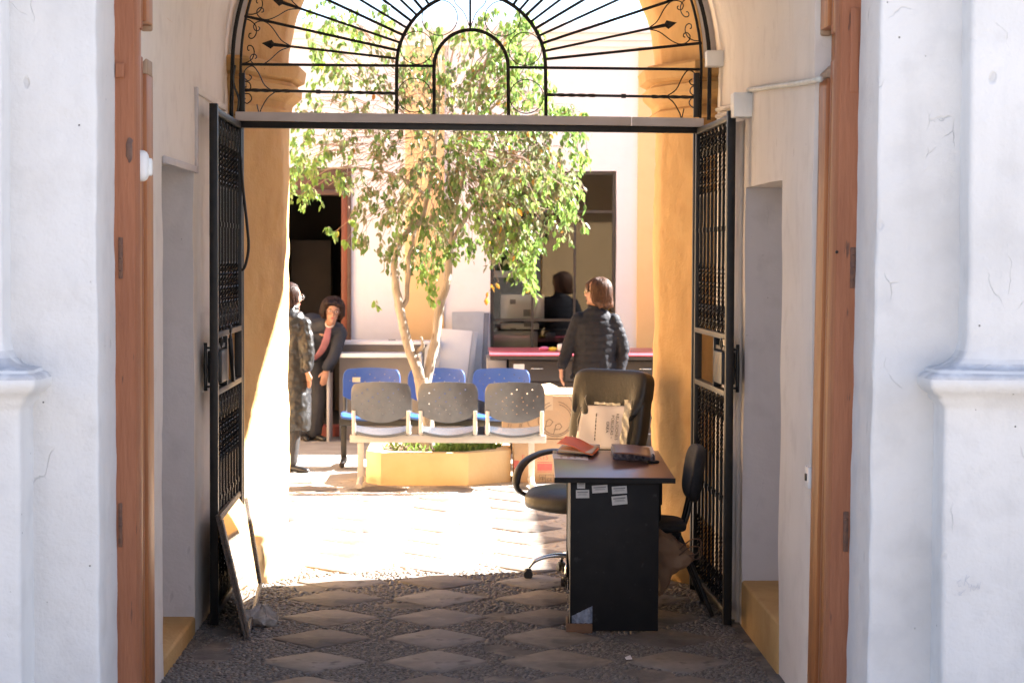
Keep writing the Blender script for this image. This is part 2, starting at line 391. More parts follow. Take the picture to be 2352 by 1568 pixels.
ZS = [-.3 + .025 * k for k in range(128)] + [3.0, 3.3, 3.6, 4.4, 5.6]
sheet(fac, P, ZS, leanR)
Q = [(RX + .1, 7.88), (RX + .1, 7.80)] + lerp_path([(RX, 7.80), (RX, 7.43)]) + corner((RX, 7.4), (RX, 8), (2, 7.4), .014, 3)[1:] + lerp_path([(RX + .035, 7.4), (3.4, 7.4)])[1:] + [(9, 7.4)]
sheet(fac, Q, ZS, leanR)
fac.box((LX - .3, 7.405, 3.45), (RX + .3, 7.80, 5.6))
facade = fac.build('street_facade', WHITE, smooth=True, auto=40)
tag(facade, 'white lime plastered street facade on both sides of the open doorway', 'facade')
rf = MB().box((-9, 7.42, 5.4), (9, 12.28, 5.6)).build('flat_roof', BACKW, facade)

def pilaster(side, xs_shaft, xs_ped, y_sh, y_ped, xl_ledge):
    """moulded half column: shaft, flared foot, ledge and pedestal; side=-1 left, 1 right"""
    mb = MB(); lv = []
    zl = at(0 if side < 0 else 2300, 848, 7.2).z
    for z in [-.3 + .06 * k for k in range(int((zl - .16 + .3) / .06))] + [zl - .15]: lv.append((z, xs_ped, y_ped))
    D = lambda d: (xs_ped - side * d, y_ped - d)
    for z, d in ((zl - .13, .004), (zl - .11, .022), (zl - .095, .026), (zl - .085, .045), (zl - .06, .062), (zl - .035, .064), (zl - .02, .052), (zl - .014, .035), (zl - .004, .033), (zl, .02)): lv.append((z, *D(d)))
    sx, sy = xs_shaft, y_sh
    for z, k in ((zl + .004, .82), (zl + .018, .5), (zl + .035, .27), (zl + .06, .1), (zl + .09, .02), (zl + .12, 0)):
        lv.append((z, sx + (xs_ped - sx) * k, sy + (y_ped - sy) * k))
    z = zl + .17
    while z < 5.5: lv.append((z, sx, sy)); z += .07 if z < 3 else .6
    far_x = side * 3.4
    prof = []
    for z, x, y in lv:
        ring = [(x, 7.46)] + [(x, 7.40 + (y + .02 - 7.40) * k / 3) for k in range(4)]
        cc = corner((x, y), (x, 8), (far_x, y), .02, 4); ring += cc[1:]
        x1 = cc[-1][0]; ring += [(x1 + (far_x - x1) * k / 14, y) for k in range(1, 15)]
        prof.append([(px, py, z) for px, py in ring])
    nu = len(prof[0]) - 1
    mb.grid(lambda s, t: wob(prof[round(t * (len(prof) - 1))][round(s * nu)], .005, .0028), nu, len(prof) - 1, flip=side < 0)
    return mb.build('pilaster', WHITE, facade, smooth=True, auto=70)
pilaster(-1, -1.606, -1.530, 7.26, 7.19, 0)
pilaster(1, 1.765, 1.680, 7.26, 7.23, 0)
# pencil scribble on the right pedestal
def text(name, body, size, M, m, parent, ext=.0004, align='LEFT', world=True):
    cu = bpy.data.curves.new(name, 'FONT'); cu.body = body; cu.size = size; cu.extrude = ext; cu.align_x = align; cu.resolution_u = 2
    t = bpy.data.objects.new(name, cu); COL.objects.link(t)
    dg = bpy.context.evaluated_depsgraph_get(); dg.update()
    me = bpy.data.meshes.new_from_object(t.evaluated_get(dg)); bpy.data.objects.remove(t)
    if parent and world: M = root_inv(parent) @ M
    me.transform(M); return link(name, me, m, parent)
def strokes(name, polys, fn, r, m, parent):
    mb = MB()
    for p in polys: mb.tube([fn(*q) for q in p], r, 4)
    return mb.build(name, m, parent)
PENCIL = mat('pencil', (.46, .46, .49), (.52, .52, .55), 50, .7)
pf = lambda ox, oy: at(ox, oy, 7.2235)
strokes('scribble', [[(2207, 1330), (2200, 1336), (2201, 1346), (2208, 1345)], [(2221, 1318), (2214, 1345)], [(2217, 1332), (2227, 1322)], [(2217, 1332), (2226, 1342)],
    [(2232, 1342), (2226, 1340), (2225, 1348), (2231, 1347), (2232, 1342), (2228, 1358)], [(2237, 1344), (2233, 1350), (2237, 1356), (2241, 1350), (2237, 1344)],
    [(2247, 1339), (2243, 1348), (2246, 1354), (2249, 1349), (2244, 1347)], [(2252, 1336), (2249, 1352)], [(2219, 1352), (2203, 1366)], [(2203, 1358), (2203, 1367), (2210, 1366)]], pf, .0007, PENCIL, facade)

# ------------------------------------------------------------------ passage
def passage_wall(side):
    X = LW if side < 0 else RW; N = NL if side < 0 else NR; fl = side > 0
    mb = MB(); nb = MB(); D = .34 * side
    def wall(y0, y1, z0, z1): patch(mb, (X, y0, z0), (0, y1 - y0, 0), (0, 0, z1 - z0), .07, .008, .003, flip=not fl)
    wall(7.78 if side < 0 else 8.26, N['y0'], -.05, SPR); wall(N['y0'], N['y1'], N['zt'], SPR); wall(N['y1'], 11.52, -.05, SPR)
    if side > 0: patch(mb, (X, 8.26, -.05), (.12, 0, 0), (0, 0, SPR + .05), .06); patch(mb, (X + .12, 7.78, -.05), (0, .49, 0), (0, 0, SPR + .6), .07)
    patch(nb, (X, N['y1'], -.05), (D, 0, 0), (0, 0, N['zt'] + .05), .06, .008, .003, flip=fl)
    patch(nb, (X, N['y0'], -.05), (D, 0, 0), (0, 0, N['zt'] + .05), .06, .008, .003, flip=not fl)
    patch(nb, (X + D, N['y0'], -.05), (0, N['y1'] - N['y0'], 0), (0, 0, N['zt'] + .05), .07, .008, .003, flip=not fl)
    patch(mb, (X, N['y0'], N['zt']), (0, N['y1'] - N['y0'], 0), (D, 0, 0), .06, .008, .003, flip=fl)
    lab = 'cream passage wall with shallow niche, behind the open iron gate leaf ' + ('with the leaning mirror' if side < 0 else 'beside the desk')
    o = tag(mb.build('passage_wall', INNER, smooth=True), lab, 'wall')
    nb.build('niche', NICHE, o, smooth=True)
    sb = MB(); x0, x1 = sorted((X - .004 * side, X + D))
    sb.box((x0, N['y0'] - .01, -.05), (x1, N['y1'] + .01, N['zs']))
    so = sb.build('niche_sill', OCHRE, o, bevel=.015, seg=3); return o
pwl = passage_wall(-1); pwr = passage_wall(1)
vb = MB(); vb.grid(lambda s, t: wob((VX - VR * cos(pi * s), 7.7 + 3.85 * t, SPR + VR * sin(pi * s)), .006, .002), 40, 30)
vault = tag(vb.build('passage_vault', INNER, smooth=True), 'barrel vaulted ceiling over the entrance passage', 'ceiling')
# ------------------------------------------------------------------ arch to the courtyard
AX, AZ = .04, 2.90
path = [(-1, z, None) for z in [.0 + .036 * k for k in range(80)]] + [(0, 0, pi * k / 60) for k in range(61)] + [(1, z, None) for z in reversed([.0 + .036 * k for k in range(80)])]
def arch_pt(e, R, Y):
    s, z, th = e
    if th is None: return Vector((AX + s * R, Y, z))
    return Vector((AX - R * cos(th), Y, AZ + R * sin(th)))
def arch_strip(mb, prof, a=.012, b=.006, pth=path):
    nu = len(pth) - 1; nv = len(prof) - 1
    def rough(p):
        k = 1 + 1.8 * max(0, 1.3 - p.z)        # the foot of the pillars is the most crumbled
        return wob(p, a, b) + noise.noise_vector(p * 21) * .0035 * k + noise.noise_vector(p * 47) * .0018 * k
    mb.grid(lambda s, t: rough(arch_pt(pth[round(s * nu)], *prof[round(t * nv)])), nu, nv)
spl = [(1.275 + (1.09 - 1.275) * k / 14, 11.50 + .44 * k / 14) for k in range(15)]
jam = [(1.085, 11.96), (1.08, 12.07), (1.078, 12.18), (1.075, 12.29), (1.10, 12.31)]
ab = MB(); arch_strip(ab, [(1.37, 11.497), (1.32, 11.498)] + spl + jam)
arch = tag(ab.build('courtyard_arch', OCHRE, smooth=True, auto=80), 'ochre plastered stone arch between the passage and the courtyard', 'arch')
wb = MB(); up = [e for e in path if e[2] is not None]
nu = len(up) - 1; pr = [(1.36, 11.49), (1.318, 11.49), (1.273, 11.493)]
wb.grid(lambda s, t: wob(arch_pt(up[round(s * nu)], *pr[round(t * 2)]), .004, .002), nu, 2)
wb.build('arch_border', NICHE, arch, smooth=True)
# courtyard face of the arch wall
cb = MB()
def outer(e):
    p = arch_pt(e, 1.1, 12.315); d = Vector((p.x - AX, 0, p.z - (AZ if e[2] is not None else p.z)))
    if e[2] is None: return Vector((AX + e[0] * 7, 12.32, p.z))
    k = min(7 / max(abs(d.x), 1e-3), 2.7 / max(d.z, 1e-3)); return Vector((AX + d.x * k, 12.32, AZ + d.z * k))
cb.grid(lambda s, t: arch_pt(path[round(s * (len(path) - 1))], 1.09, 12.312).lerp(outer(path[round(s * (len(path) - 1))]), t), len(path) - 1, 6)
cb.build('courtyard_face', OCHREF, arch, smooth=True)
MB().box((-7, 11.6, -.1), (-1.75, 12.3, 5.6)).box((1.8, 11.6, -.1), (9, 12.3, 5.6)).box((-1.74, 11.6, 4.5), (1.79, 12.3, 5.6)).build('wall_core', BACKW, arch)
MB().box((-6.9, 12.33, 4.18), (6.42, 13.25, 4.34)).build('added_eave', OCHREF, arch, bevel=.02)  # unseen overhang, added to keep sun off the upper left pillar
# impost mouldings on both pillars
def impost(side):
    mb = MB(); base = [(1.36, 11.47), (1.275, 11.49), (1.09, 11.93), (1.078, 12.31), (1.34, 12.36)]
    prof = [(2.60, .0), (2.615, .03), (2.655, .034), (2.67, .015), (2.70, .022), (2.735, .06), (2.75, .072), (2.79, .075), (2.80, .055), (2.815, .05), (2.835, .09), (2.90, .10), (2.915, .085), (2.925, 0)]
    rows = []
    for z, d in prof:
        r = []
        for i, (R, Y) in enumerate(base):
            nR, nY = ((0, -1), (-.55, -.8), (-1, -.25), (-1, .25), (0, 1))[i]
            r.append((AX + side * (R + nR * d), Y + nY * d, z))
        q = []
        for a, b in zip(r[:-1], r[1:]): q += [tuple(Vector(a).lerp(Vector(b), k / 5)) for k in range(5)]
        rows.append(q + [r[-1]])
    nu = len(rows[0]) - 1
    mb.grid(lambda s, t: wob(rows[round(t * (len(rows) - 1))][round(s * nu)], .008, .004), nu, len(rows) - 1, flip=side > 0)
    return mb.build('impost', OCHRE, arch, smooth=True, auto=28)
impost(-1); impost(1)
# worn stone blocks at the pillar feet
def rough_block(c, h, seed, R=None):
    mb = MB().superb(c, h, 4, 22, R)
    mb.v = [p + noise.noise_vector(p * 7 + Vector((seed, 0, 0))) * .035 + noise.noise_vector(p * 22) * .014 + noise.noise_vector(p * 60) * .004 for p in mb.v]
    return mb
RS = Matrix.Rotation(radians(-23), 3, 'Z')
for i, (c, h) in enumerate([((-1.10, 11.74, .13), (.10, .23, .16)), ((-1.0, 11.93, .12), (.045, .08, .07)),
                            ((1.24, 11.66, .10), (.075, .10, .115)), ((1.19, 11.84, .06), (.08, .16, .075))]):
    rough_block(c, h, i, RS if c[0] < 0 else RS.transposed()).build('foot_stone', OCHREF if c[0] < 0 else OCHRE, arch, smooth=True)  # left stones get the paler ochre so they look sunlit
# ------------------------------------------------------------------ courtyard back building
BY = 21.3
bb = MB()
door = (-2.35, -1.205, .10, 2.44); win = (.262, 1.548, .86, 2.70); top = 4.0
def bw(x0, x1, z0, z1): patch(bb, (x0, BY, z0), (x1 - x0, 0, 0), (0, 0, z1 - z0), .15, .006, .003)
bw(-7, door[0], 0, top); bw(door[0], door[1], 2.72, top); bw(door[1], win[0], 0, top); bw(win[0], win[1], 0, win[2]); bw(win[0], win[1], win[3], top); bw(win[1], 9, 0, top)
for x0, z0, x1, z1 in ((win[0], win[2], win[0], win[3]), (win[1], win[2], win[1], win[3]), (door[1], 0, door[1], 2.72), (door[0], 0, door[0], 2.72)):
    patch(bb, (x0, BY, z0), (0, .24, 0), (0, 0, z1 - z0), .1, .003, .001, flip=x0 in (win[0], door[0]))
patch(bb, (win[0], BY, win[3]), (win[1] - win[0], 0, 0), (0, .24, 0), .1, .003, .001)
patch(bb, (win[0], BY, win[2]), (win[1] - win[0], 0, 0), (0, .24, 0), .1, .003, .001, flip=True)
back = tag(bb.build('courtyard_building', BACKW, smooth=True), 'white plastered building with doorway and window across the courtyard', 'building')
cn = MB()
for z0, z1, d in ((3.96, 4.02, .06), (4.02, 4.09, .12), (4.09, 4.16, .20), (4.16, 4.20, .16)): cn.box((-7, BY - d, z0), (9, BY + .5, z1))
cn.build('cornice', BACKW, back, bevel=.008)
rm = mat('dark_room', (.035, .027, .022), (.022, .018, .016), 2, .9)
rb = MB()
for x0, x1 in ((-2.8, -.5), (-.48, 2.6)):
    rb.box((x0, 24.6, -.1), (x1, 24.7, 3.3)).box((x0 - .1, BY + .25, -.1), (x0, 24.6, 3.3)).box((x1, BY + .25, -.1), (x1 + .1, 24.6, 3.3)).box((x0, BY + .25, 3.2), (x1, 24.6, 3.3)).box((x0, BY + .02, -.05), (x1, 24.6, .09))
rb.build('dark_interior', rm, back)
MB().box((-7, BY + .3, 3.35), (9, 25, 3.5)).box((-7, 24.9, 0), (9, 25, 4)).build('roof', BACKW, back)
def band(x0, x1, z0=.1):
    MB().box((x0, BY - .035, z0), (x1, BY + .02, 3.957)).build('ochre_band', OCHREF, back, bevel=.006)
band(at(930, 700, BY).x, at(1020, 700, BY).x); band(at(1463, 600, BY).x, at(1463, 600, BY).x + .42)
MB().box((-7, 20.98, -.05), (9, BY - .002, .105)).build('red_plinth', mat('red_floor_paint', (.27, .06, .05), (.20, .05, .045), 7, .6, .2, 40), back, bevel=.01)
WOODR = mat('red_brown_wood', (.24, .065, .03), (.15, .042, .022), 18, .5, .2, 50, stretch=(1, 1, .1))
WOODD = mat('dark_brown_wood', (.10, .05, .035), (.07, .035, .025), 18, .55, .2, 50, stretch=(.1, 1, 1))
df = MB().box((door[1] - .055, BY - .03, .1), (door[1] + .005, BY + .2, 2.44)).box((door[0], BY - .03, .1), (door[0] + .06, BY + .2, 2.44)).build('door_frame', WOODR, back, bevel=.005)
MB().box((door[0] - .02, BY - .04, 2.442), (door[1] + .04, BY + .18, 2.50)).box((door[0], BY + .02, 2.50), (door[1], BY + .06, 2.72)).build('door_lintel', WOODD, back, bevel=.005)
MB().box((door[1] + .006, BY - .045, .1), (door[1] + .045, BY - .004, 2.72)).build('door_trim', WOODD, back, bevel=.004)
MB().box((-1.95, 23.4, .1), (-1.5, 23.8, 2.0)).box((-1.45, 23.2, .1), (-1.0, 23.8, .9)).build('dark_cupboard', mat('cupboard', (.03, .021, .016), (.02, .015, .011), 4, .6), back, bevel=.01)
# window with metal bars
fm = mat('dark_window_metal', (.03, .027, .026), (.045, .04, .038), 30, .5)
wf = MB(); WY = BY + .05
vx = [at(x, 600, WY).x for x in (1131, 1223, 1320, 1409)]; hz = [at(1300, y, WY).z for y in (398, 486, 735)] + [win[2] + .015]
for k, x in enumerate(vx): wf.cbox((x, WY, (win[2] + win[3]) / 2), (.014 if k in (0, 3) else .012, .018, (win[3] - win[2]) / 2))
for z in hz: wf.cbox(((vx[0] + vx[3]) / 2, WY, z), ((vx[3] - vx[0]) / 2 - .013, .016, .013))
wfo = wf.build('window_frame', fm, back)
GL = glass_mat('window_glass', (.80, .82, .82), 1.5)
for i in range(3):
    for j in range(3):
        z1, z0 = hz[j] - .013, hz[j + 1] + .013
        MB().box((vx[i] + .013, WY - .002, z0), (vx[i + 1] - .013, WY + .002, z1)).build('pane', GL, wfo)
# the court's other walls
rwg = MB().box((6.44, 12.33, -.1), (9, 17.2, 4.6)).build('side_wing', BACKW); tag(rwg, 'white side wing of the courtyard beyond the right pillar', 'building')
lwg = MB().box((-7, 12.33, -.1), (-4.6, 21.29, 3.6)).build('side_wing', OCHREF); tag(lwg, 'ochre side wing of the courtyard beyond the left pillar', 'building')
rwl = MB().box((7.2, 17.21, -.1), (7.5, 21.29, 2.2)).build('courtyard_wall', OCHREF); tag(rwl, 'low ochre courtyard wall next to the white side wing', 'wall')
# ================================================================== street door (frame posts and folded leaves)
def street_door(side):
    s = side; xo = LX if s < 0 else RX; xi = -1.226 if s < 0 else 1.389     # frame post from xo to xi
    lab = 'brown painted door post with folded panelled leaf ' + ('carrying the small white sensor' if s < 0 else 'beside the pencil scribble wall')
    t = thing('street_door', lab, 'door', (xo, 7.8, 0))
    ln = .010 if s > 0 else -.001
    L = lambda x, z: x + ln * (z - 1.5)
    def hx(x0, x1, y0, y1, z0, z1):
        return [(L(x0, z0), y0, z0), (L(x1, z0), y0, z0), (L(x1, z0), y1, z0), (L(x0, z0), y1, z0), (L(x0, z1), y0, z1), (L(x1, z1), y0, z1), (L(x1, z1), y1, z1), (L(x0, z1), y1, z1)]
    def hb(x0, x1, y0, y1, z0, z1, mb=None):
        a, b = sorted((x0, x1)); return (mb or MB()).hexa(hx(a, b, y0, y1, z0, z1))
    pm_ = MB()
    nz_ = 46
    def post(u, v):                       # post with slightly bruised arris
        z = -.1 + 3.6 * v; k = [(xo + .06 * s, 7.783), (xi + .004 * s, 7.781), (xi, 7.786), (xi, 7.90), (xo + .06 * s, 7.90)][round(u * 4)]
        return Vector((L(k[0], z), k[1], z)) + noise.noise_vector(Vector((k[0], k[1], z)) * 14) * .0022
    pm_.grid(post, 4, nz_, flip=s > 0); pm_.build('frame_post', BROWN, t, smooth=True, auto=50)
    base = xi + .047 * s
    lf = hb(base, base + .03 * s, 7.905, 8.245, .02, 3.45).build('leaf', LEAFB, t, bevel=.003)
    zt = 2.585; zu = 2.685
    for z0, z1 in ((.06, zt), (zu, 3.4)):
        for y0, y1, d in ((7.905, 7.955, .045), (7.99, 8.03, .040), (8.065, 8.235, .047)):
            q = zt - (0 if y0 < 8.0 else .06) if z0 < 1 else z1
            q0 = z0 + (.0 if (z0 < 1 or y0 < 8) else .04)
            hb(base, base - d * s, y0, y1, q0, q).build('panel_moulding', LEAFB if y0 != 7.99 else BROWN, lf, bevel=.006, seg=3)
        MB().tube([(L(base - .03 * s, z0 + .03), 7.972, z0 + .03), (L(base - .03 * s, z1 - .05), 7.972, z1 - .05)], .014, 8).build('bead', LEAFB, lf, smooth=True)
    # worn carved ends, bare wood showing
    for z0, z1, y0, y1 in ((zt - .26, zt - .05, 8.235, 8.26), (zu + .02, zu + .22, 8.235, 8.262)):
        hb(base, base - .044 * s, y0, y1, z0, z1).build('carved_end', RAWW, lf, bevel=.009, seg=3)
    a, b = sorted((base - .046 * s, base - .012 * s))
    MB().prism([(L(a, zt), 8.07, zt - .06), (L(b, zt), 8.07, zt - .06), (L(b, zt), 8.07, zt - .0), (L(a, zt), 8.07, zt - .035)], (0, .16, 0)).build('carved_end', RAWW, lf, bevel=.004)
    H = mat('old_hinge_iron', (.17, .075, .04), (.10, .05, .035), 40, .6, .3, 80)
    yy = 7.779
    for oy0, oy1, w_ in (((545, 640, 10), (1155, 1256, 9)) if s < 0 else ((568, 662, 13), (1174, 1266, 12))):
        ox = 272 if s < 0 else (1966 if oy0 < 900 else 1949)
        p, q = at(ox, oy0, yy), at(ox, oy1, yy)
        hgo = MB().box((min(p.x, p.x - s * w_ * .0016), yy - .004, q.z), (max(p.x, p.x - s * w_ * .0016), yy + .02, p.z)).build('hinge', H, t, bevel=.002)
        for k in (.2, .5, .8): MB().ell((p.x - s * w_ * .0008, yy - .004, q.z + (p.z - q.z) * k), (.005, .003, .005), 5).build('screw', H, hgo, smooth=True)
    if s < 0:
        p = at(276, 162, yy); MB().cbox((p.x, yy - .004, p.z), (.016, .008, .026)).build('wood_block', BROWN, t, bevel=.003)
        p = at(297, 345, yy); mb = MB(); mb.ell((p.x, yy, p.z), (.014, .003, .05), 8); mb.v = [v + noise.noise_vector(v * 40) * .006 for v in mb.v]
        mb.build('scar', mat('bruised_paint', (.10, .055, .045), (.17, .09, .06), 60, .6), t, smooth=True)
    else:
        p, q = at(1962, 18, yy), at(1962, 212, yy); MB().box((p.x - .013, yy - .003, q.z), (p.x + .018, yy + .01, p.z)).build('wood_patch', BROWN, t, bevel=.002)
        p = at(1919, 579, yy); MB().ell((p.x + .004, yy - .003, p.z), (.006, .008, .006), 6).build('bolt_head', IRON, t, smooth=True)
    return t
sdl = street_door(-1); sdr = street_door(1)
p = at(326, 381, 7.93)
sn = thing('motion_sensor', 'small white plastic sensor fixed high on the left door leaf', 'sensor', p)
MB().superb((p.x - .006, p.y, p.z), (.034, .034, .060), 3, 10).build('housing', WHITEP, sn, smooth=True)
MB().superb((p.x + .026, p.y + .012, p.z - .004), (.013, .018, .034), 4, 8).build('lens_cover', WHITEP, sn, smooth=True)
p = onx(1859, 1095, RW)
sw = thing('wall_switch', 'small white switch plate on the wall beside the brown door leaf', 'switch', p)
MB().cbox((RW - .004, p.y, p.z), (.008, .045, .042)).build('plate', WHITEP, sw, bevel=.003)
MB().cbox((RW - .014, p.y, p.z), (.004, .012, .014)).build('rocker', IRON, sw, bevel=.001)

# ================================================================== iron gate leaves
def twisted(L_, w_, turns, n=60, plain=.3):
    mb = MB(); vs = []; fs = []
    for i in range(n + 1):
        t = i / n; tw = 0
        for c in (.16, .84): tw += turns * .5 * min(1, max(0, (t - c + .16) / .32))
        a = 2 * pi * tw
        for k in range(4):
            g = a + pi / 4 + k * pi / 2; vs.append((w_ * .707 * cos(g), w_ * .707 * sin(g), L_ * t))
    for i in range(n):
        for k in range(4): fs.append((i * 4 + k, i * 4 + (k + 1) % 4, (i + 1) * 4 + (k + 1) % 4, (i + 1) * 4 + k))
    mb.add(vs, fs)
    for c in (.5,):
        mb.cbox((0, 0, L_ * c), (w_ * .8, w_ * .8, .012))
    return mb
def gate(side, H, E, zt, z0):
    H, E = Vector((*H, 0)), Vector((*E, 0)); d = E - H; L_ = d.length
    lab = 'black wrought iron gate leaf folded open against the ' + ('left wall behind the leaning mirror' if side < 0 else 'right wall behind the visitor chair')
    t = thing('gate_leaf', lab, 'gate', H, atan2(d.y, d.x), 'open gate leaves')
    W = False; out = 1 if side < 0 else -1      # local y sign pointing at the wall
    # for side<0: d points to -y, local +y = rotate90 -> +x ; wall is at -x -> local -y
    out = -1 if side < 0 else 1
    B = lambda nm, mb, p=t, **k: mb.build(nm, IRON, p, world=False, **k)
    B('hinge_stile', MB().box((-.02, -.02, z0), (.025, .02, zt)), bevel=.002)
    B('lock_stile', MB().box((L_ - .045, -.02, z0 - .015), (L_, .02, zt + .02)), bevel=.002)
    B('top_rail', MB().box((.026, -.018, zt - .03), (L_ - .046, .018, zt)), bevel=.002)
    B('bottom_rail', MB().box((.026, -.018, z0 + .03), (L_ - .046, .018, z0 + .065)), bevel=.002)
    zl0, zl1 = 1.155, 1.435
    for z in (zl0, zl1): B('lock_rail', MB().box((.026, -.019, z - .014), (L_ - .046, .019, z + .014)), bevel=.002)
    bars = {}
    n = 8
    for (a, b) in ((z0 + .066, zl0 - .015), (zl1 + .015, zt - .031)):
        me = None; lm = None
        for i in range(n):
            x = .026 + (L_ - .072) * (i + .5) / n
            if me is None:
                o = B('bar', twisted(b - a, .0135, 7)); me = o.data
            else: o = link('bar', me, IRON, t)
            o.location = (x, 0, a)
            for zz, sg in ((a, 1), (b, -1)):
                if lm is None:
                    q = MB(); pts = [(.0, 0, 0), (.035, .006, .035), (.045, .006, .08), (.02, .006, .115), (.004, .006, .13), (-.004, .006, .13), (-.02, .006, .115), (-.045, .006, .08), (-.035, .006, .035)]
                    q.tube(spline(pts, 3, True), .0042, 5, closed=True); lo_ = B('lyre_loop', q); lm = lo_.data
                else: lo_ = link('lyre_loop', lm, IRON, t)
                lo_.location = (x, 0, zz); lo_.scale = (1, 1, sg)
    B('lock_box', MB().box((L_ - .30, -.035, 1.20), (L_ - .05, .035, 1.36)), bevel=.006)
    B('lock_plate', MB().box((L_ - .42, -.022, 1.17), (L_ - .40, .022, 1.42)).box((L_ - .42, -.012, 1.365), (L_ - .046, .012, 1.385)), bevel=.001)
    q = MB(); q.tube([(L_ - .10 + .025 * cos(a), -.028 * out, 1.40 + .025 * sin(a)) for a in [k * pi / 6 for k in range(12)]], .005, 6, closed=True); B('key_ring', q, smooth=True)
    if side < 0:
        q = MB(); q.tube([(L_ - .28, -.05 * out, 1.41), (L_ - .42, -.05 * out, 1.19)], .012, 6)
        for zz in (1.41, 1.455): q.tube([(L_ - .30 + .02 * cos(a), -.05 * out, zz + .02 * sin(a)) for a in [k * pi / 5 for k in range(10)]], .005, 6, closed=True)
        B('hanging_chain', q, smooth=True)
    q = MB(); hx_ = L_ - .02; yo = .042 * out
    q.tube([(hx_, yo, 1.165 + .0), (hx_, yo, 1.20), (hx_, yo, 1.28), (hx_, yo, 1.36), (hx_, yo, 1.40)], [.009, .0085, .011, .0085, .009], 8)
    for z in (1.185, 1.375): q.tube([(hx_, .02 * out, z), (hx_, yo, z)], .006, 6)
    B('pull_handle', q, smooth=True)
    return t
p = at(548, 288, 11.34); q = at(491, 243, 10.2); gl = gate(-1, (p.x, 11.33), (q.x, 10.18), 2.545, .03)
p = at(1606, 300, 11.34); q = at(1680, 262, 10.2); gr = gate(1, (p.x, 11.33), (q.x, 10.18), 2.525, .03)

# ================================================================== fanlight grille and lintel
GY = 11.33
def gp(ox, oy, dy=0): return at(ox, oy, GY + dy)
fan = thing('fanlight_grille', 'black wrought iron fanlight with radiating spear bars and scrolls above the gate', 'grille', gp(1082, 285))
def fpart(nm, polys, r, n=6, closed=False):
    mb = MB()
    for q in polys: mb.tube(q, r, n, closed=closed)
    return mb.build(nm, IRON, fan, smooth=True, auto=50)
CX, CY = 1082, 154
def pol(r, deg, dy=0):
    a = radians(deg); x = CX - r * cos(a); return gp(x, CY - r * sin(a) + (x - CX) * .004, dy)
MB().bar(gp(541, 286), gp(1610, 299), .05, .036).build('lintel_bar', IRON, fan, bevel=.002)
fpart('outer_ring', [[gp(531, 268)] + [pol(548, a) for a in [k * 3 for k in range(61)]] + [gp(1628, 276)]], .012, 6)
fpart('inner_ring', [[gp(551, 268)] + [pol(529, a) for a in [k * 3 for k in range(61)]] + [gp(1608, 276)]], .008, 6)
fpart('middle_arch', [[gp(911, 268)] + [pol(171, a) for a in [k * 6 for k in range(31)]] + [gp(1254, 272)]], .011, 6)
fpart('small_arch', [[gp(997, 268)] + [pol(85, a) for a in [k * 9 for k in range(21)]] + [gp(1168, 270)]], .011, 6)
for a, b in (((551, 148), (997, 152)), ((1168, 155), (1610, 160))): fpart('cross_bar', [[gp(*a), gp(*b)]], .0085)
for a, b in (((551, 207), (911, 215)), ((1254, 218), (1610, 224))):
    A, B_ = gp(*a), gp(*b); Ld = (B_ - A).length
    tb = twisted(Ld, .014, 12, 90); R = (B_ - A).to_track_quat('Z', 'Y').to_matrix().to_4x4()
    tb.v = [(Matrix.Translation(A) @ R) @ v for v in tb.v]; tb.build('twisted_bar', IRON, fan)
step = 6.21
def scroll(phi, s):
    P_ = [(418, .2), (440, 1.6), (462, 4.4), (478, 5.7), (492, 5.9), (504, 5.2), (508, 4.1), (503, 3.2), (496, 3.2), (493, 3.9), (497, 4.3)]
    C_ = [(527, 5.6), (515, 5.3), (503, 4.3), (499, 2.6), (503, 1.3), (510, .9), (515, 1.3), (514, 2.1), (510, 2.2)]
    return [[pol(r, phi + s * a, -.006) for r, a in q] for q in (P_, C_)]
for i in range(1, 29):
    ph = i * step
    if i % 2:
        fpart('spear_bar', [[pol(171, ph), pol(425, ph)]], .0075)
        a = [pol(422, ph), pol(452, ph), pol(462, ph + 1.3), pol(484, ph), pol(462, ph - 1.3)]
        mb = MB(); c = [x + Vector((0, -.008, 0)) for x in a]; e = [x + Vector((0, .008, 0)) for x in a]
        mb.tube([pol(418, ph), pol(455, ph)], [.008, .011], 6)
        m1 = pol(464, ph, -.014); m2 = pol(464, ph, .014)
        mb.add([a[1], a[2], a[3], a[4], m1, m2], [(0, 1, 4), (1, 2, 4), (2, 3, 4), (3, 0, 4), (1, 0, 5), (2, 1, 5), (3, 2, 5), (0, 3, 5)])
        mb.build('spear_head', IRON, fan)
        for s in (1, -1):
            for q in scroll(ph, s): fpart('scroll', [spline(q, 4)], .0032, 5)
    else: fpart('spoke', [[pol(171, ph), pol(533, ph)]], .0085)
def circ(x, y, r): fpart('circle', [[gp(x + r * cos(a), y + r * sin(a)) for a in [k * pi / 12 for k in range(24)]]], .0026, 5, True)
for x, y, r in ((952, 219, 39), (957, 110, 38), (1010, 41, 41), (1209, 222, 39), (1206, 113, 38), (1154, 43, 41)): circ(x, y, r)
fpart('king_bar', [[gp(1080, 66), gp(1080, -20)]], .007)
for s in (-1, 1): fpart('scroll', [spline([gp(1080 + s * 2, 60), gp(1080 + s * 14, 30), gp(1080 + s * 34, 8), gp(1080 + s * 38, -14)], 4)], .0026, 5)
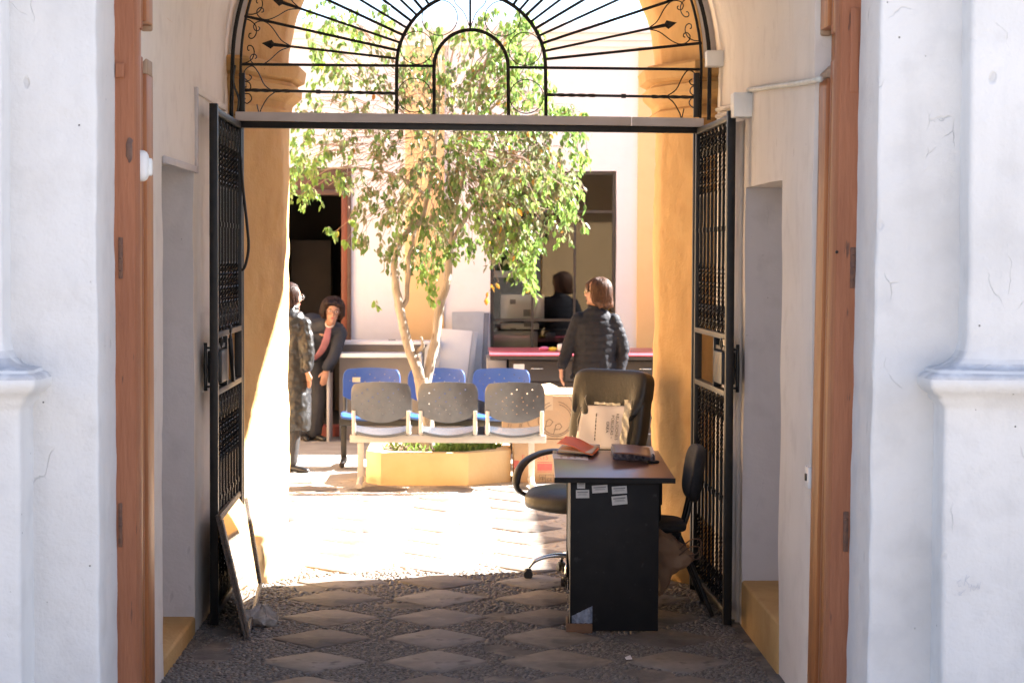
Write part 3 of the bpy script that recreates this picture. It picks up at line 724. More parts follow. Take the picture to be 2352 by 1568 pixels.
for s in (-1, 1):        # scrolls in the two square corners
    e = lambda x, y: gp(556 + x if s < 0 else 1605 - x, y + (0 if s < 0 else 10), -.006)
    for q in ([(75, 212), (52, 196), (38, 168), (24, 152), (8, 160), (4, 176), (14, 186), (22, 178), (16, 172)], [(75, 212), (58, 226), (44, 250), (40, 262), (34, 240)],
              [(0, 186), (16, 190), (20, 202), (10, 210), (4, 204), (10, 199)], [(0, 216), (16, 216), (22, 228), (12, 238), (4, 232), (8, 226)]):
        fpart('scroll', [spline([e(*a) for a in q], 4)], .0034, 5)
# corner posts of the gate frame
for a, b in (((549, 292), (551, 1352)), ((1603, 305), (1604, 1358))):
    A, B_ = gp(*a), gp(*b); MB().box((A.x - .02, GY + .03, 0), (A.x + .02, GY + .07, A.z)).build('frame_post', IRON, fan, bevel=.002)
for a in (556, 1600):
    A = gp(a, 168); MB().box((A.x - .016, GY - .014, gp(a, 270).z), (A.x + .016, GY + .014, A.z)).build('corner_plate', IRON, fan, bevel=.002)
cb_ = thing('black_cable', 'loose black cable bulging from the left gate hinge post', 'cable', gp(560, 470))
MB().tube(spline([gp(553, 360, -.02), gp(558, 430, -.02), gp(568, 520, -.02), gp(571, 570, -.02), gp(564, 608, -.02), gp(556, 622, -.02)], 5), .014, 6, sq=.6).build('bundle', IRON, cb_, smooth=True)
cb2 = thing('black_cable', 'thin black cable looped beside the left foot of the fanlight', 'cable', gp(550, 260))
MB().tube(spline([gp(540, 150, -.03), gp(536, 190, -.03), gp(548, 225, -.03), gp(546, 255, -.03), gp(540, 266, -.03)], 5), .007, 6).build('strand', mat('shiny_cable', (.02, .02, .02), (.03, .03, .03), 5, .25), cb2, smooth=True)
# ------------------------------------------------------------------ conduits and boxes
cnd = thing('cable_trunking', 'grey plastic cable trunking laid along the top of the gate lintel', 'trunking', gp(541, 268))
A, B_, C_ = at(541, 267, GY - .045), at(1450, 279, GY - .045), at(1616, 282, GY - .045)
MB().bar(A, B_, .03, .047).build('channel', GREYP, cnd, bevel=.003); MB().bar(B_ + Vector((.004, 0, 0)), C_, .031, .047).build('channel', GREYP, cnd, bevel=.003)
tl = thing('cable_trunking', 'grey plastic trunking stepping down the left wall to the niche corner', 'trunking', onx(455, 380, LW))
zz = onx(455, 205, LW).z
MB().box((LW - .002, 10.05, NL['zt'] - .03), (LW + .016, 10.085, zz)).build('vertical_run', GREYP, tl, bevel=.002)
MB().box((LW - .001, NL['y0'] + .02, NL['zt'] - .028), (LW + .014, 10.049, NL['zt'] + .004)).build('soffit_run', GREYP, tl, bevel=.002)
MB().box((LW - .001, 10.086, zz - .03), (LW + .014, 11.28, zz)).build('level_run', INNER, tl, bevel=.002)
p = onx(1727, 240, RW)
jb = thing('junction_box', 'white junction box on the right wall above the gate leaf', 'junction box', p)
MB().box((RW - .088, p.y, p.z - .060), (RW + .003, p.y + .13, p.z + .058)).build('box', WHITEP, jb, bevel=.004)
p2 = onx(1634, 136, RW - .06); 
j2 = thing('junction_box', 'small white junction box at the right end of the fanlight', 'junction box', p2)
MB().box((p2.x - .03, p2.y - .05, p2.z - .042), (RW + .02, p2.y + .05, p2.z + .042)).build('box', WHITEP, j2, bevel=.004)
pp = thing('wall_pipe', 'cream plastic pipe running along the right wall from the junction box', 'pipe', onx(1895, 182, RW))
MB().tube(spline([V_ + Vector((-.014, 0, 0)) for V_ in (onx(1893, 182, RW), onx(1845, 191, RW), onx(1790, 198, RW), onx(1726, 207, RW))], 6), .0125, 8).build('run', mat('pipe_plastic', (.60, .60, .54), (.5, .5, .45), 12, .5), pp, smooth=True)
p3 = thing('wall_pipe', 'pair of cream pipes from the junction box down to the gate lintel', 'pipe', onx(1680, 240, RW))
a = onx(1684, 238, RW)
for k in (0, .035): MB().tube([(RW - .03, p.y + .13, p.z - .02 + k), (RW - .02, 11.3, gp(1612, 268).z + k)], .012, 8).build('run', INNER, p3, smooth=True)
p4 = thing('wall_pipe', 'vertical cream conduits down the right wall behind the gate leaf', 'pipe', (RW, 10.4, 0))
for y, r in ((10.36, .014), (10.45, .017), (10.56, .014)): MB().tube([(RW - r * .7, y, .0), (RW - r * .7, y, p.z - .06)], r, 8).build('run', INNER, p4, smooth=True)
# ================================================================== tree in its planter
PC = Vector((-.205, 17.10, 0))
pl = thing('planter', 'low octagonal ochre planter holding the small tree', 'planter', PC)
PL = mat('planter_paint', (.78, .58, .32), (.72, .52, .27), 5, .75, .2, 40)
oct_ = [(.24, -.56), (.585, -.27), (.585, .28), (.24, .56), (-.36, .56), (-.585, .36), (-.585, -.36), (-.46, -.56)]
zt = .262; mb = MB(); n = 8
ring = lambda k, z: [(PC.x + x * k, PC.y + y * k, z) for x, y in oct_]
vs = ring(1.0, -.02) + ring(1.0, zt) + ring(.80, zt) + ring(.80, .14); fs = []
for r in range(3):
    for i in range(n): fs.append((r * n + i, r * n + (i + 1) % n, (r + 1) * n + (i + 1) % n, (r + 1) * n + i))
mb.add(vs, fs); mb.build('wall', PL, pl, bevel=.008)
MB().prism([Vector(p) for p in ring(.81, .2)], (0, 0, .03)).build('soil', mat('dry_soil', (.16, .115, .08), (.09, .065, .045), 20, .95, .8, 60), pl)
GR = mat('grass_blade', (.10, .20, .03), (.16, .22, .05), 30, .6, trans=.4)
DL = mat('fallen_leaf', (.26, .14, .07), (.36, .26, .16), 40, .7)
rg = random.Random(11)
gb, lb = MB(), MB()
for k in range(1500):
    x, y = rg.uniform(-.5, .5), rg.uniform(-.5, .5)
    if x * x / .23 + y * y / .2 > 1: continue
    P0 = Vector((PC.x + x, PC.y + y, .225))
    if (x > .0 and rg.random() < .85) or rg.random() < .16:
        h = rg.uniform(.03, .085); a = rg.uniform(0, 2 * pi); d = Vector((cos(a), sin(a), 0)); q = d.cross(Vector((0, 0, 1))) * .004
        gb.add([P0 - q, P0 + q, P0 + d * h * .4 + Vector((0, 0, h)) + q * .4, P0 + d * h * .9 + Vector((0, 0, h * 1.15))], [(0, 1, 2), (0, 2, 3)])
    elif rg.random() < .75:
        a = rg.uniform(0, 2 * pi); d = Vector((cos(a), sin(a), rg.uniform(-.2, .5))) * rg.uniform(.018, .034); q = Vector((-sin(a), cos(a), rg.uniform(-.3, .3))) * .012
        P0.z += rg.uniform(0, .035); lb.add([P0 - d, P0 + q, P0 + d, P0 - q], [(0, 1, 2, 3)])
tag(gb.build('grass', GR, pl), kind='stuff'); tag(lb.build('leaf_litter', DL, pl), kind='stuff')

tree = thing('courtyard_tree', 'small weeping fig tree with forked pale trunk growing from the planter', 'tree', PC)
BARK = mat('pale_bark', (.36, .30, .235), (.24, .195, .15), 12, .85, .6, 35, stretch=(1, 1, .4), c3=(.15, .105, .07), s3=25, f3=(.6, .72))
TY = 17.05
def limb(name, pts, par=None, n=9):
    c = spline([at(x, y, TY + dy) for x, y, dy, r in pts], 5); rr = []
    m = len(pts) - 1
    for i in range(len(c)):
        t = min(i / 5, m - 1e-6); k = int(t); rr.append(pts[k][3] + (pts[k + 1][3] - pts[k][3]) * (t - k))
    mb = MB().tube(c, rr, n); mb.v = [v + noise.noise_vector(v * 9) * .012 + noise.noise_vector(v * 25) * .004 for v in mb.v]
    return mb.build(name, BARK, par or tree, smooth=True), c
limb('trunk', [(991, 1060, 0, .062), (984, 1010, 0, .056), (981, 950, 0, .052), (972, 905, 0, .056), (968, 868, 0, .06)])
limb('limb', [(971, 888, 0, .05), (958, 845, -.02, .046), (940, 800, -.04, .040), (926, 745, -.06, .041), (916, 700, -.06, .036), (910, 660, -.05, .032), (906, 600, 0, .027), (930, 540, .1, .024), (965, 505, .15, .026), (985, 440, .2, .02), (1000, 330, .2, .016), (1010, 200, .1, .010), (1000, 80, 0, .005)])
limb('limb', [(975, 885, .02, .046), (985, 845, .03, .042), (998, 790, .05, .038), (1004, 745, .06, .038), (1010, 702, .07, .041), (1024, 660, .09, .033), (1032, 600, .1, .028), (1040, 500, .05, .024), (1065, 400, 0, .019), (1095, 250, -.1, .013), (1120, 120, -.1, .006)])
limb('limb', [(923, 715, -.05, .022), (934, 680, -.02, .019), (937, 640, 0, .018), (940, 590, .05, .015), (955, 520, .1, .012)])
limb('limb', [(953, 812, 0, .018), (966, 800, -.03, .016), (972, 790, -.05, .014), (968, 774, -.06, .010)])
for q in ([(1036, 560, .1, .02), (1090, 470, -.1, .015), (1160, 400, -.2, .011), (1230, 370, -.2, .006)], [(985, 450, .2, .016), (900, 400, 0, .012), (800, 385, -.1, .008), (715, 392, -.1, .004)],
          [(1000, 320, .2, .013), (900, 240, .1, .009), (800, 170, 0, .006), (740, 110, 0, .003)], [(1085, 290, -.1, .012), (1160, 220, -.1, .008), (1205, 160, -.1, .004)], [(1150, 410, -.2, .009), (1220, 330, -.1, .007), (1300, 270, -.1, .004)]):
    limb('branch', q, n=6)
# foliage: drooping twigs hung with pointed leaves
LM = [mat('leaf_green', (.15, .245, .06), (.10, .18, .04), 14, .28, trans=.5, spec=.7), mat('leaf_light', (.26, .37, .09), (.18, .30, .06), 14, .3, trans=.55),
      mat('leaf_dull', (.25, .24, .13), (.16, .17, .09), 14, .36, trans=.45), mat('leaf_yellow', (.42, .27, .03), (.40, .16, .03), 14, .4, trans=.4)]
TWG = mat('twig_bark', (.30, .20, .15), (.22, .14, .10), 20, .8)
def leaf_shape(l=1.0, fold=.22, bend=.25):
    vs = [(0, 0, 0), (.19, fold * .17, -.22), (.27, fold * .25, -.45), (.16, fold * .15 + bend * .1, -.75), (0, bend * .25, -1.0), (-.16, fold * .15 + bend * .1, -.75), (-.27, fold * .25, -.45), (-.19, fold * .17, -.22), (0, 0, -.45), (0, bend * .06, -.72)]
    fs = [(0, 1, 8), (1, 2, 8), (2, 3, 9, 8), (3, 4, 9), (4, 5, 9), (5, 6, 8, 9), (6, 7, 8), (7, 0, 8)]
    return [Vector(v) for v in vs], fs
LV, LF = leaf_shape()
cl = [  # frame x, y, rx, ry, leaves, kind weights (green, light, dull, yellow)
 (770, 110, 75, 100, 210, 'gl'), (740, 160, 50, 70, 90, 'gl'), (830, 180, 80, 75, 170, 'gd'), (900, 150, 70, 90, 150, 'gd'), (760, 30, 60, 40, 70, 'gl'), (850, 60, 60, 60, 90, 'gl'),
 (980, 130, 90, 90, 190, 'dg'), (1060, 130, 85, 80, 260, 'gld'), (1130, 90, 65, 70, 190, 'gl'), (1195, 130, 65, 90, 260, 'gl'), (1180, 60, 50, 40, 70, 'gl'), (1040, 215, 90, 60, 220, 'gdy'),
 (960, 210, 70, 60, 130, 'gd'), (1130, 210, 90, 60, 270, 'gly'), (1210, 215, 60, 50, 120, 'gl'), (1300, 262, 50, 28, 120, 'gl'), (1325, 320, 26, 70, 90, 'gl'), (1335, 365, 14, 35, 26, 'l'),
 (710, 250, 40, 45, 70, 'gd'), (700, 340, 38, 70, 110, 'gl'), (740, 385, 60, 60, 170, 'gl'), (700, 430, 35, 45, 100, 'gl'), (770, 330, 60, 50, 110, 'gd'), (800, 420, 35, 30, 40, 'gd'),
 (860, 300, 70, 60, 110, 'dg'), (830, 260, 80, 40, 70, 'dg'), (870, 400, 60, 50, 90, 'dg'), (870, 470, 55, 60, 150, 'gd'), (850, 560, 35, 40, 60, 'gd'), (820, 530, 25, 30, 25, 'gl'),
 (925, 510, 60, 60, 210, 'gd'), (925, 580, 45, 45, 130, 'gd'), (950, 420, 60, 60, 130, 'dg'), (940, 330, 70, 60, 120, 'dg'), (1010, 300, 70, 60, 180, 'dgy'), (1020, 390, 60, 60, 180, 'dg'),
 (1010, 500, 50, 60, 190, 'gd'), (1000, 590, 50, 50, 170, 'gl'), (985, 640, 28, 40, 60, 'l'), (1060, 470, 50, 60, 200, 'gl'), (1050, 560, 40, 50, 110, 'gl'),
 (1110, 330, 85, 70, 340, 'gl'), (1100, 420, 70, 60, 320, 'gd'), (1180, 330, 70, 60, 260, 'gdy'), (1190, 420, 90, 60, 430, 'gdly'), (1170, 500, 80, 60, 420, 'gdly'), (1150, 560, 60, 50, 260, 'gdl'),
 (1215, 570, 35, 60, 170, 'gl'), (1210, 630, 26, 36, 80, 'gl'), (1265, 420, 60, 45, 240, 'glyd'), (1300, 445, 35, 40, 130, 'gl'), (1290, 500, 35, 40, 90, 'gld'), (1250, 370, 50, 40, 130, 'dgy'),
 (760, 525, 18, 25, 14, 'gl'), (790, 545, 14, 20, 10, 'l'), (865, 685, 10, 18, 7, 'l'), (1145, 650, 8, 40, 8, 'y'), (1288, 560, 4, 14, 3, 'l'), (985, 690, 14, 20, 8, 'l'), (1230, 280, 40, 40, 70, 'gy')]
rl = random.Random(5)
leaf_me = []
for m in LM:
    for bnd in (.25, -.2):
        v_, f_ = leaf_shape(bend=bnd); me = bpy.data.meshes.new('leaf'); me.from_pydata([tuple(q) for q in v_], [], f_); me.materials.append(m)
        for p_ in me.polygons: p_.use_smooth = False
        leaf_me.append(me)
LB = [MB() for _ in LM]; tw = MB()
crown = MB().tube([at(1000, 330, TY), at(1001, 300, TY)], .012, 6).build('crown', BARK, tree)
Tinv = root_inv(tree)
singles = 0
def put_leaf(p, kind, size, sing):
    global singles
    a = rl.uniform(0, 2 * pi); tilt = rl.gauss(0, .34); roll_ = rl.gauss(0, .35)
    R = Matrix.Rotation(a, 3, 'Z') @ Matrix.Rotation(tilt, 3, 'X') @ Matrix.Rotation(roll_, 3, 'Y')
    if sing and singles < 300:
        o = bpy.data.objects.new('leaf', leaf_me[kind * 2 + rl.randint(0, 1)]); COL.objects.link(o); o.parent = crown
        o.matrix_local = Tinv @ Matrix.Translation(p) @ R.to_4x4() @ Matrix.Diagonal((size * 1.0, size, size, 1)); singles += 1; return
    b = rl.uniform(-.3, .3)
    LB[kind].add([p + R @ Vector((v.x * size * 1.0, v.y * size + b * size * v.z * v.z, v.z * size)) for v in LV], LF)
KI = dict(g=0, l=1, d=2, y=3)
for (cx, cy, rx, ry, nl, kinds) in cl:
    per = 10; nt_ = max(1, round(nl * (1.5 if cx > 1080 else 1.08) / per))
    dz = rl.uniform(-.35, .35)
    for t in range(nt_):
        a = rl.uniform(0, 2 * pi); q = sqrt(rl.random())
        x, y = cx + rx * q * cos(a) * .95, cy + ry * q * sin(a) * .85 - ry * .25
        d = TY + dz + rl.gauss(0, .28) * (min(rx, 60) / 60)
        P0 = at(x, y, d); ln = rl.uniform(.10, .22) * min(1, ry / 40); dirx = rl.gauss(0, .35); diry = rl.gauss(0, .35)
        pts = [P0 + Vector((dirx * ln * (k / 4) , diry * ln * (k / 4), -ln * (k / 4) ** 1.2 * .8 + .02 * k * (1 - k / 4))) for k in range(5)]
        # spray twig coming from the middle of the crown
        if rl.random() < .5:
            C0 = at(1010 + (x - 1010) * .55 , 330 + (y - 330) * .62 - 20, TY + (d - TY) * .5); st_ = P0 + (C0 - P0).normalized() * min((C0 - P0).length, rl.uniform(.15, .5)); mid = (st_ + P0) / 2 + Vector((rl.gauss(0, .03), rl.gauss(0, .03), .03))
            tw.tube([st_, mid, P0], [.0042, .003, .0022], 3, cap=False)
        tw.tube(pts, .0017, 3, cap=False)
        for k in range(per):
            u = rl.random() * 4; i = min(3, int(u)); p = pts[i].lerp(pts[i + 1], u - i) + Vector((rl.gauss(0, .014), rl.gauss(0, .014), 0))
            c = rl.choice(kinds)
            if kinds != 'y' and c == 'y' and rl.random() < .85: c = 'd'
            if rl.random() < .006: c = 'y'
            put_leaf(p, KI[c], rl.uniform(.038, .074), d < TY - .15 and rl.random() < .35)
for i, b in enumerate(LB):
    tag(b.build('foliage', LM[i], crown), kind='stuff')
for k in range(420):             # bare reddish twigs that fill the thin middle of the crown
    cx, cy, rx, ry = rl.choice([(870, 330, 110, 90), (940, 300, 100, 110), (860, 420, 90, 60), (1000, 250, 90, 90), (820, 260, 90, 50), (1240, 430, 60, 60), (1000, 360, 80, 60), (960, 190, 80, 70), (840, 330, 80, 50)])
    x, y = cx + rl.gauss(0, rx * .5), cy + rl.gauss(0, ry * .5); d = TY + rl.gauss(0, .25); P0 = at(x, y, d)
    a = rl.uniform(0, 2 * pi); dv = Vector((cos(a) * 1.0, sin(a) * .6, rl.uniform(-.5, .3))) * rl.uniform(.08, .24)
    tw.tube([P0, P0 + dv * .5 + Vector((0, 0, .02)), P0 + dv + Vector((0, 0, -.02))], [.003, .0024, .0014], 3, cap=False)
tag(tw.build('twigs', TWG, crown), kind='stuff')

# ================================================================== rows of waiting chairs
ALU = mat('grey_metal', (.52, .49, .45), (.44, .42, .39), 12, .45, .1, 60, metal=.0)
CHR = mat('chrome', (.75, .75, .75), (.7, .7, .7), 9, .18, metal=1)
BLK = mat('black_plastic', (.02, .02, .02), (.028, .027, .026), 12, .4)
def beam_chairs(name, label, loc, rotz, pitch, wd, shell, legm, leg_x, seats=3):
    t = thing(name, label, 'waiting chairs', loc, rotz)
    B = lambda nm, mb, m, p=t, **k: mb.build(nm, m, p, world=False, **k)
    L_ = pitch * (seats - 1) + wd
    B('beam', MB().box((-L_ / 2 - .02, -.035, .355), (L_ / 2 + .02, .035, .415)), legm, bevel=.004)
    for x in leg_x:
        lg = B('leg', MB().box((x - .024, -.02, .05), (x + .024, .02, .354)), legm, bevel=.004)
        q = MB().tube([(x, -.27, .035), (x, -.22, .05), (x, 0, .065), (x, .22, .05), (x, .27, .035)], .024, 10, sq=1)
        B('foot', q, legm, lg, smooth=True, auto=50)
        B('foot_cap', MB().lathe([(.016, 0), (.018, .012), (.012, .02)], (x, -.25, .0), 8), BLK, lg, smooth=True)
    nu, nv = 46, 30; hw = wd / 2
    holes = set()
    for r_, rowv in enumerate((6, 9, 12, 15, 18, 21, 24)):
        for c_ in range(4, 43, 4):
            if r_ < 4 and (c_ // 4 + r_) % 2 == 0 and 6 < c_ < 40: holes.add((c_ + (r_ % 2), rowv))
            elif r_ >= 4 and (c_ // 4) % 3 == r_ % 3: holes.add((c_, rowv))
    def backf(u, v):
        s = 2 * u - 1; zb = .527 + .075 * s * s; ztp = .848 - .018 * s * s - .035 * max(0, (abs(s) - .86) / .14) ** 2
        z = zb + (ztp - zb) * v; x = s * hw * (1 - .03 * max(0, v - .8) * 5)
        return (x, -.195 - .13 * (z - .52) + .035 * s * s * .9 + .02 * (v - .5) ** 2, z)
    def seatf(u, v):
        s = 2 * u - 1; y = -.17 + .42 * v
        return (s * hw * (1 - .06 * max(0, v - .85) * 6), y, .462 - .045 * (1 - s * s) * (1 - .55 * v) - .03 * max(0, v - .82) * 5 * (v) + .01 * v)
    bme = sme = frm = None
    for k in range(seats):
        x = (k - (seats - 1) / 2) * pitch
        if bme is None:
            mb = MB().grid(backf, nu, nv); fs = [f for i, f in enumerate(mb.f) if (i % nu, i // nu) not in holes]; mb.f = fs
            o = B('backrest', mb, shell, smooth=True); md = o.modifiers.new('s', 'SOLIDIFY'); md.thickness = .012; md.offset = 0; bake(o); bme = o.data
            for p_ in bme.polygons: p_.use_smooth = True
            bme.set_sharp_from_angle(angle=radians(50))
            s_ = B('seat', MB().grid(seatf, 18, 16), shell, smooth=True); md = s_.modifiers.new('s', 'SOLIDIFY'); md.thickness = .022; md.offset = 0
            md = s_.modifiers.new('b', 'BEVEL'); md.width = .005; md.segments = 2; md.angle_limit = radians(50); bake(s_); sme = s_.data
            for p_ in sme.polygons: p_.use_smooth = True
            sme.set_sharp_from_angle(angle=radians(50))
            q = MB()
            for sd in (-1, 1):
                xx = sd * (hw - .02); q.tube(spline([(xx, .18, .43), (xx, -.10, .43), (xx, -.175, .45), (xx, -.19, .52), (xx, -.197, .62)], 3), .0155, 8, sq=.6, side=(1, 0, 0))
            q.box((-hw + .04, -.03, .416), (hw - .04, .03, .425)); f_ = B('bracket', q, ALU if legm is not BLK else BLK, smooth=True, auto=50); frm = f_.data
        else: o = link('backrest', bme, shell, t); s_ = link('seat', sme, shell, t); f_ = link('bracket', frm, ALU, t)
        for q_ in (o, s_, f_): q_.location = (x, 0, 0)
    return t
GRS = mat('charcoal_shell', (.072, .078, .088), (.058, .063, .072), 20, .24, .05, 200, spec=.6, coat=.1)
BLS = mat('blue_shell', (.035, .105, .36), (.03, .09, .31), 10, .35, .05, 120, spec=.5)
bc = onz(1029, 1115, 0)
beam_chairs('beam_seating', 'row of three dark grey perforated waiting chairs in front of the planter', (bc.x, 16.42, 0), 0, .522, .465, GRS, ALU, (-.69, .66))
bl = beam_chairs('beam_seating', 'row of three blue perforated waiting chairs behind the planter', (-.245, 18.02, 0), pi, .568, .50, BLS, BLK, (.80, -.70, .28))
p = at(819, 871, 17.85); st_ = MB().obox((p.x, 17.80 , p.z), (.033, .002, .020), Matrix.Rotation(radians(-7), 3, 'X')).build('sticker', mat('cream_label', (.62, .53, .38), (.55, .47, .33), 30, .7), bl)
st_.location.y = .0

# ================================================================== cardboard boxes
CARD = mat('cardboard', (.47, .32, .195), (.42, .28, .165), 6, .8, .15, 60, c3=(.36, .24, .15), s3=3)
PEN = mat('black_marker', (.10, .075, .06), (.13, .1, .08), 40, .7); REDI = mat('red_print', (.48, .10, .09), (.42, .12, .10), 40, .7); INK = mat('black_print', (.09, .065, .05), (.12, .09, .07), 40, .7)
TAPE = mat('packing_tape', (.52, .40, .27), (.50, .37, .25), 10, .25)
Y1 = 16.78
lo_ = (at(1180, 1060, Y1).x, .98, 0, .352); up_ = (at(1155, 960, Y1).x, .985, .354, at(1260, 909, Y1).z)
def carton(label, b, Y, dep, flaps):
    t = thing('cardboard_box', label, 'box', ((b[0] + b[1]) / 2, Y + dep / 2, b[2]), 0, 'stacked cardboard boxes')
    MB().box((b[0], Y, b[2]), (b[1], Y + dep, b[3])).build('carton', CARD, t, bevel=.006)
    return t
c1 = carton('printed cardboard box with red lettering, bottom of the stack beside the planter', lo_, Y1 - .012, .5, 0)
c2 = carton('scribbled cardboard box with open flaps, top of the stack beside the planter', up_, Y1, .5, 1)
zt = up_[3]
for q in ([(up_[0] + .05, Y1 + .02, zt + .004), (up_[1] - .01, Y1 + .02, zt + .006), (up_[1] - .03, Y1 + .25, zt + .045), (up_[0] + .2, Y1 + .26, zt + .05)],
          [(up_[0] + .02, Y1 + .28, zt + .006), (up_[0] + .46, Y1 + .3, zt + .05), (up_[0] + .40, Y1 + .48, zt + .07), (up_[0] + .03, Y1 + .49, zt + .012)]):
    MB().prism(q, (0, 0, .006)).build('flap', CARD, c2, bevel=.002)
cf = lambda ox, oy: at(ox, oy, Y1 - .0015)
arcp = lambda cx, cy, r, a0, a1, n=24: [(cx + r * cos(radians(a0 + (a1 - a0) * k / n)), cy + r * sin(radians(a0 + (a1 - a0) * k / n))) for k in range(n + 1)]
strokes('marker_drawing', [arcp(1276, 962, 40, -80, 250), arcp(1277, 963, 35, -78, 252), [(1256, 966), (1252, 986)], [(1254, 968), (1262, 962), (1270, 968), (1264, 977), (1254, 979)], [(1277, 975), (1271, 998)],
    [(1276, 976), (1285, 972), (1291, 979), (1285, 986), (1275, 986)], [(1168, 972), (1165, 998), (1176, 999)], [(1174, 973), (1172, 992), (1182, 990)], [(1195, 972), (1188, 1000)], [(1200, 968), (1196, 984)], arcp(1225, 968, 13, 60, 300, 12), [(1306, 908), (1312, 920), (1322, 916)]], cf, .0021, PEN, c2)
a, b = cf(1252, 907), cf(1270, 942); MB().box((a.x, Y1 - .0012, b.z), (b.x, Y1 + .004, a.z)).build('tape', TAPE, c2)
YL = Y1 - .012
def TX(ox, oy, Y): return Matrix.Translation(at(ox, oy, Y)) @ Matrix.Rotation(pi / 2, 4, 'X')
text('red_lettering', 'E', .058, TX(1198, 1056, YL - .0008), REDI, c1); text('red_lettering', 'X15', .054, TX(1234, 1055, YL - .0008), REDI, c1)
rb_ = MB()
for x0, x1, y0, y1 in ((1234, 1268, 1060, 1062), (1234, 1268, 1064, 1080), (1234, 1268, 1082, 1083.5), (1180, 1192, 1057, 1077)):
    a, b = at(x0, y0, YL), at(x1, y1, YL); MB().box((a.x, YL - .0012, b.z), (b.x, YL + .003, a.z)).build('red_stripe', REDI, c1)
text('ce_mark', 'CE', .036, TX(1256, 1104, YL - .0008), INK, c1)
lf_ = lambda ox, oy: at(ox, oy, YL - .001)
strokes('handling_mark', [arcp(1246, 1099, 5, 180, 360, 8) + [(1241, 1099)], [(1246, 1095), (1246, 1105)], [(1276, 1105), (1279, 1097), (1283, 1105), (1276, 1105)], [(1239, 1090), (1290, 1090), (1290, 1108), (1239, 1108), (1239, 1090)], [(1253, 1090), (1253, 1108)], [(1272, 1090), (1272, 1108)]], lf_, .0016, INK, c1)

# ================================================================== office desk
DK = Matrix.Translation((.44, 10.03, 0)) @ Matrix.Rotation(radians(-2.0), 4, 'Z')
dsk = thing('office_desk', 'narrow desk with brown laminate top and black end panel inside the gateway', 'desk', (.44, 10.03, 0), radians(-2.0))
BLKL = mat('black_laminate', (.009, .009, .010), (.012, .012, .0125), 15, .58, .08, 120, spec=.22, c3=(.03, .03, .03), s3=24, f3=(.66, .78))
LAM = mat('brown_laminate', (.26, .135, .10), (.21, .105, .077), 5, .3, .03, 60, stretch=(1, .15, 1), spec=.5, coat=0)
D = lambda nm, mb, m, p=dsk, **k: mb.build(nm, m, p, world=False, **k)
D('top', MB().box((0, 0, .738), (.58, 1.41, .762)), LAM, bevel=.003); D('edge_band', MB().box((-.003, -.004, .735), (.583, -.0005, .760)), BLKL)
D('end_panel', MB().box((.075, .02, .012), (.505, .045, .737)), BLKL, bevel=.002); D('end_panel', MB().box((.075, 1.26, .012), (.505, 1.285, .737)), BLKL, bevel=.002)
D('side_panel', MB().box((.08, .046, .25), (.098, 1.259, .737)), BLKL); D('edge_strip', MB().box((.0735, .012, .05), (.0765, .046, .735)), mat('pale_edge', (.5, .4, .27), (.42, .34, .22), 30, .5), bevel=.0005)
D('cable_tray', MB().box((.506, .25, .60), (.535, .9, .72)).tube([(.52, .3, .60), (.525, .33, .52), (.515, .36, .50)], .012, 6), BLKL, bevel=.002)
D('grommet', MB().lathe([(.030, 0), (.033, .006), (.028, .012), (.012, .013)], (.515, .72, .762), 14), BLKL, smooth=True)
D('cable', MB().tube(spline([(.515, .72, .77), (.52, .80, .80), (.50, .88, .775), (.47, .93, .767)], 5), .0035, 6), BLKL, smooth=True)
LBL = mat('label_paper', (.58, .57, .54), (.52, .51, .48), 40, .6)
for x0, y0, x1, y1, r in ((478, 325, 530, 368, 0), (470, 376, 557, 430, 1), (575, 345, 677, 395, 4), (705, 351, 803, 401, 4), (704, 414, 805, 472, 6)):
    X = lambda x: 1157.6 + x * .3516
    Yq = lambda y: 992.3 + y * .3516
    c = at(X((x0 + x1) / 2), Yq((y0 + y1) / 2), 10.04); hw_, hh = (x1 - x0) * .3516 * 10.04 / F / 2, (y1 - y0) * .3516 * 10.04 / F / 2
    lc = DK.inverted() @ c
    R = Matrix.Rotation(radians(-r), 3, 'Y')
    so = D('label', MB().obox((lc.x, .0188, lc.z), (hw_, .0009, hh), R), LBL)
    mb = MB()
    for k, (zz, l_) in enumerate(((.45, .8), (.05, .6), (-.2, .7))): mb.obox(Vector((lc.x, .0176, lc.z)) + R @ Vector((0, 0, zz * hh)), (hw_ * l_, .0004, hh * (.16 if k == 0 else .05)), R)
    D('print_line', mb, mat('label_ink', (.2, .2, .2), (.26, .26, .26), 30, .7), so)
cs = D('cardboard_foot', MB().box((.058, .0, .0), (.185, .019, .048)).box((.060, .02, .0), (.074, .22, .05)), mat('wet_cardboard', (.20, .10, .05), (.15, .08, .04), 20, .8), bevel=.003)
mb = MB().grid(lambda u, v: Vector((.085 + .10 * u, .013 - .006 * sin(u * 25 + v * 4), .05 + (.035 + .05 * u) * v)), 16, 8)
CLR = mat('clear_wrap', (.28, .32, .40), (.1, .12, .16), 30, .12, .6, 40, spec=.8); D('plastic_wrap', mb, CLR, cs, smooth=True)
mb = MB().grid(lambda u, v: Vector((.066 - .008 * sin(v * 40) * .4, .05 + .17 * u, .05 + v * (.22 - .1 * u))), 6, 14); D('plastic_wrap', mb, CLR, cs, smooth=True)
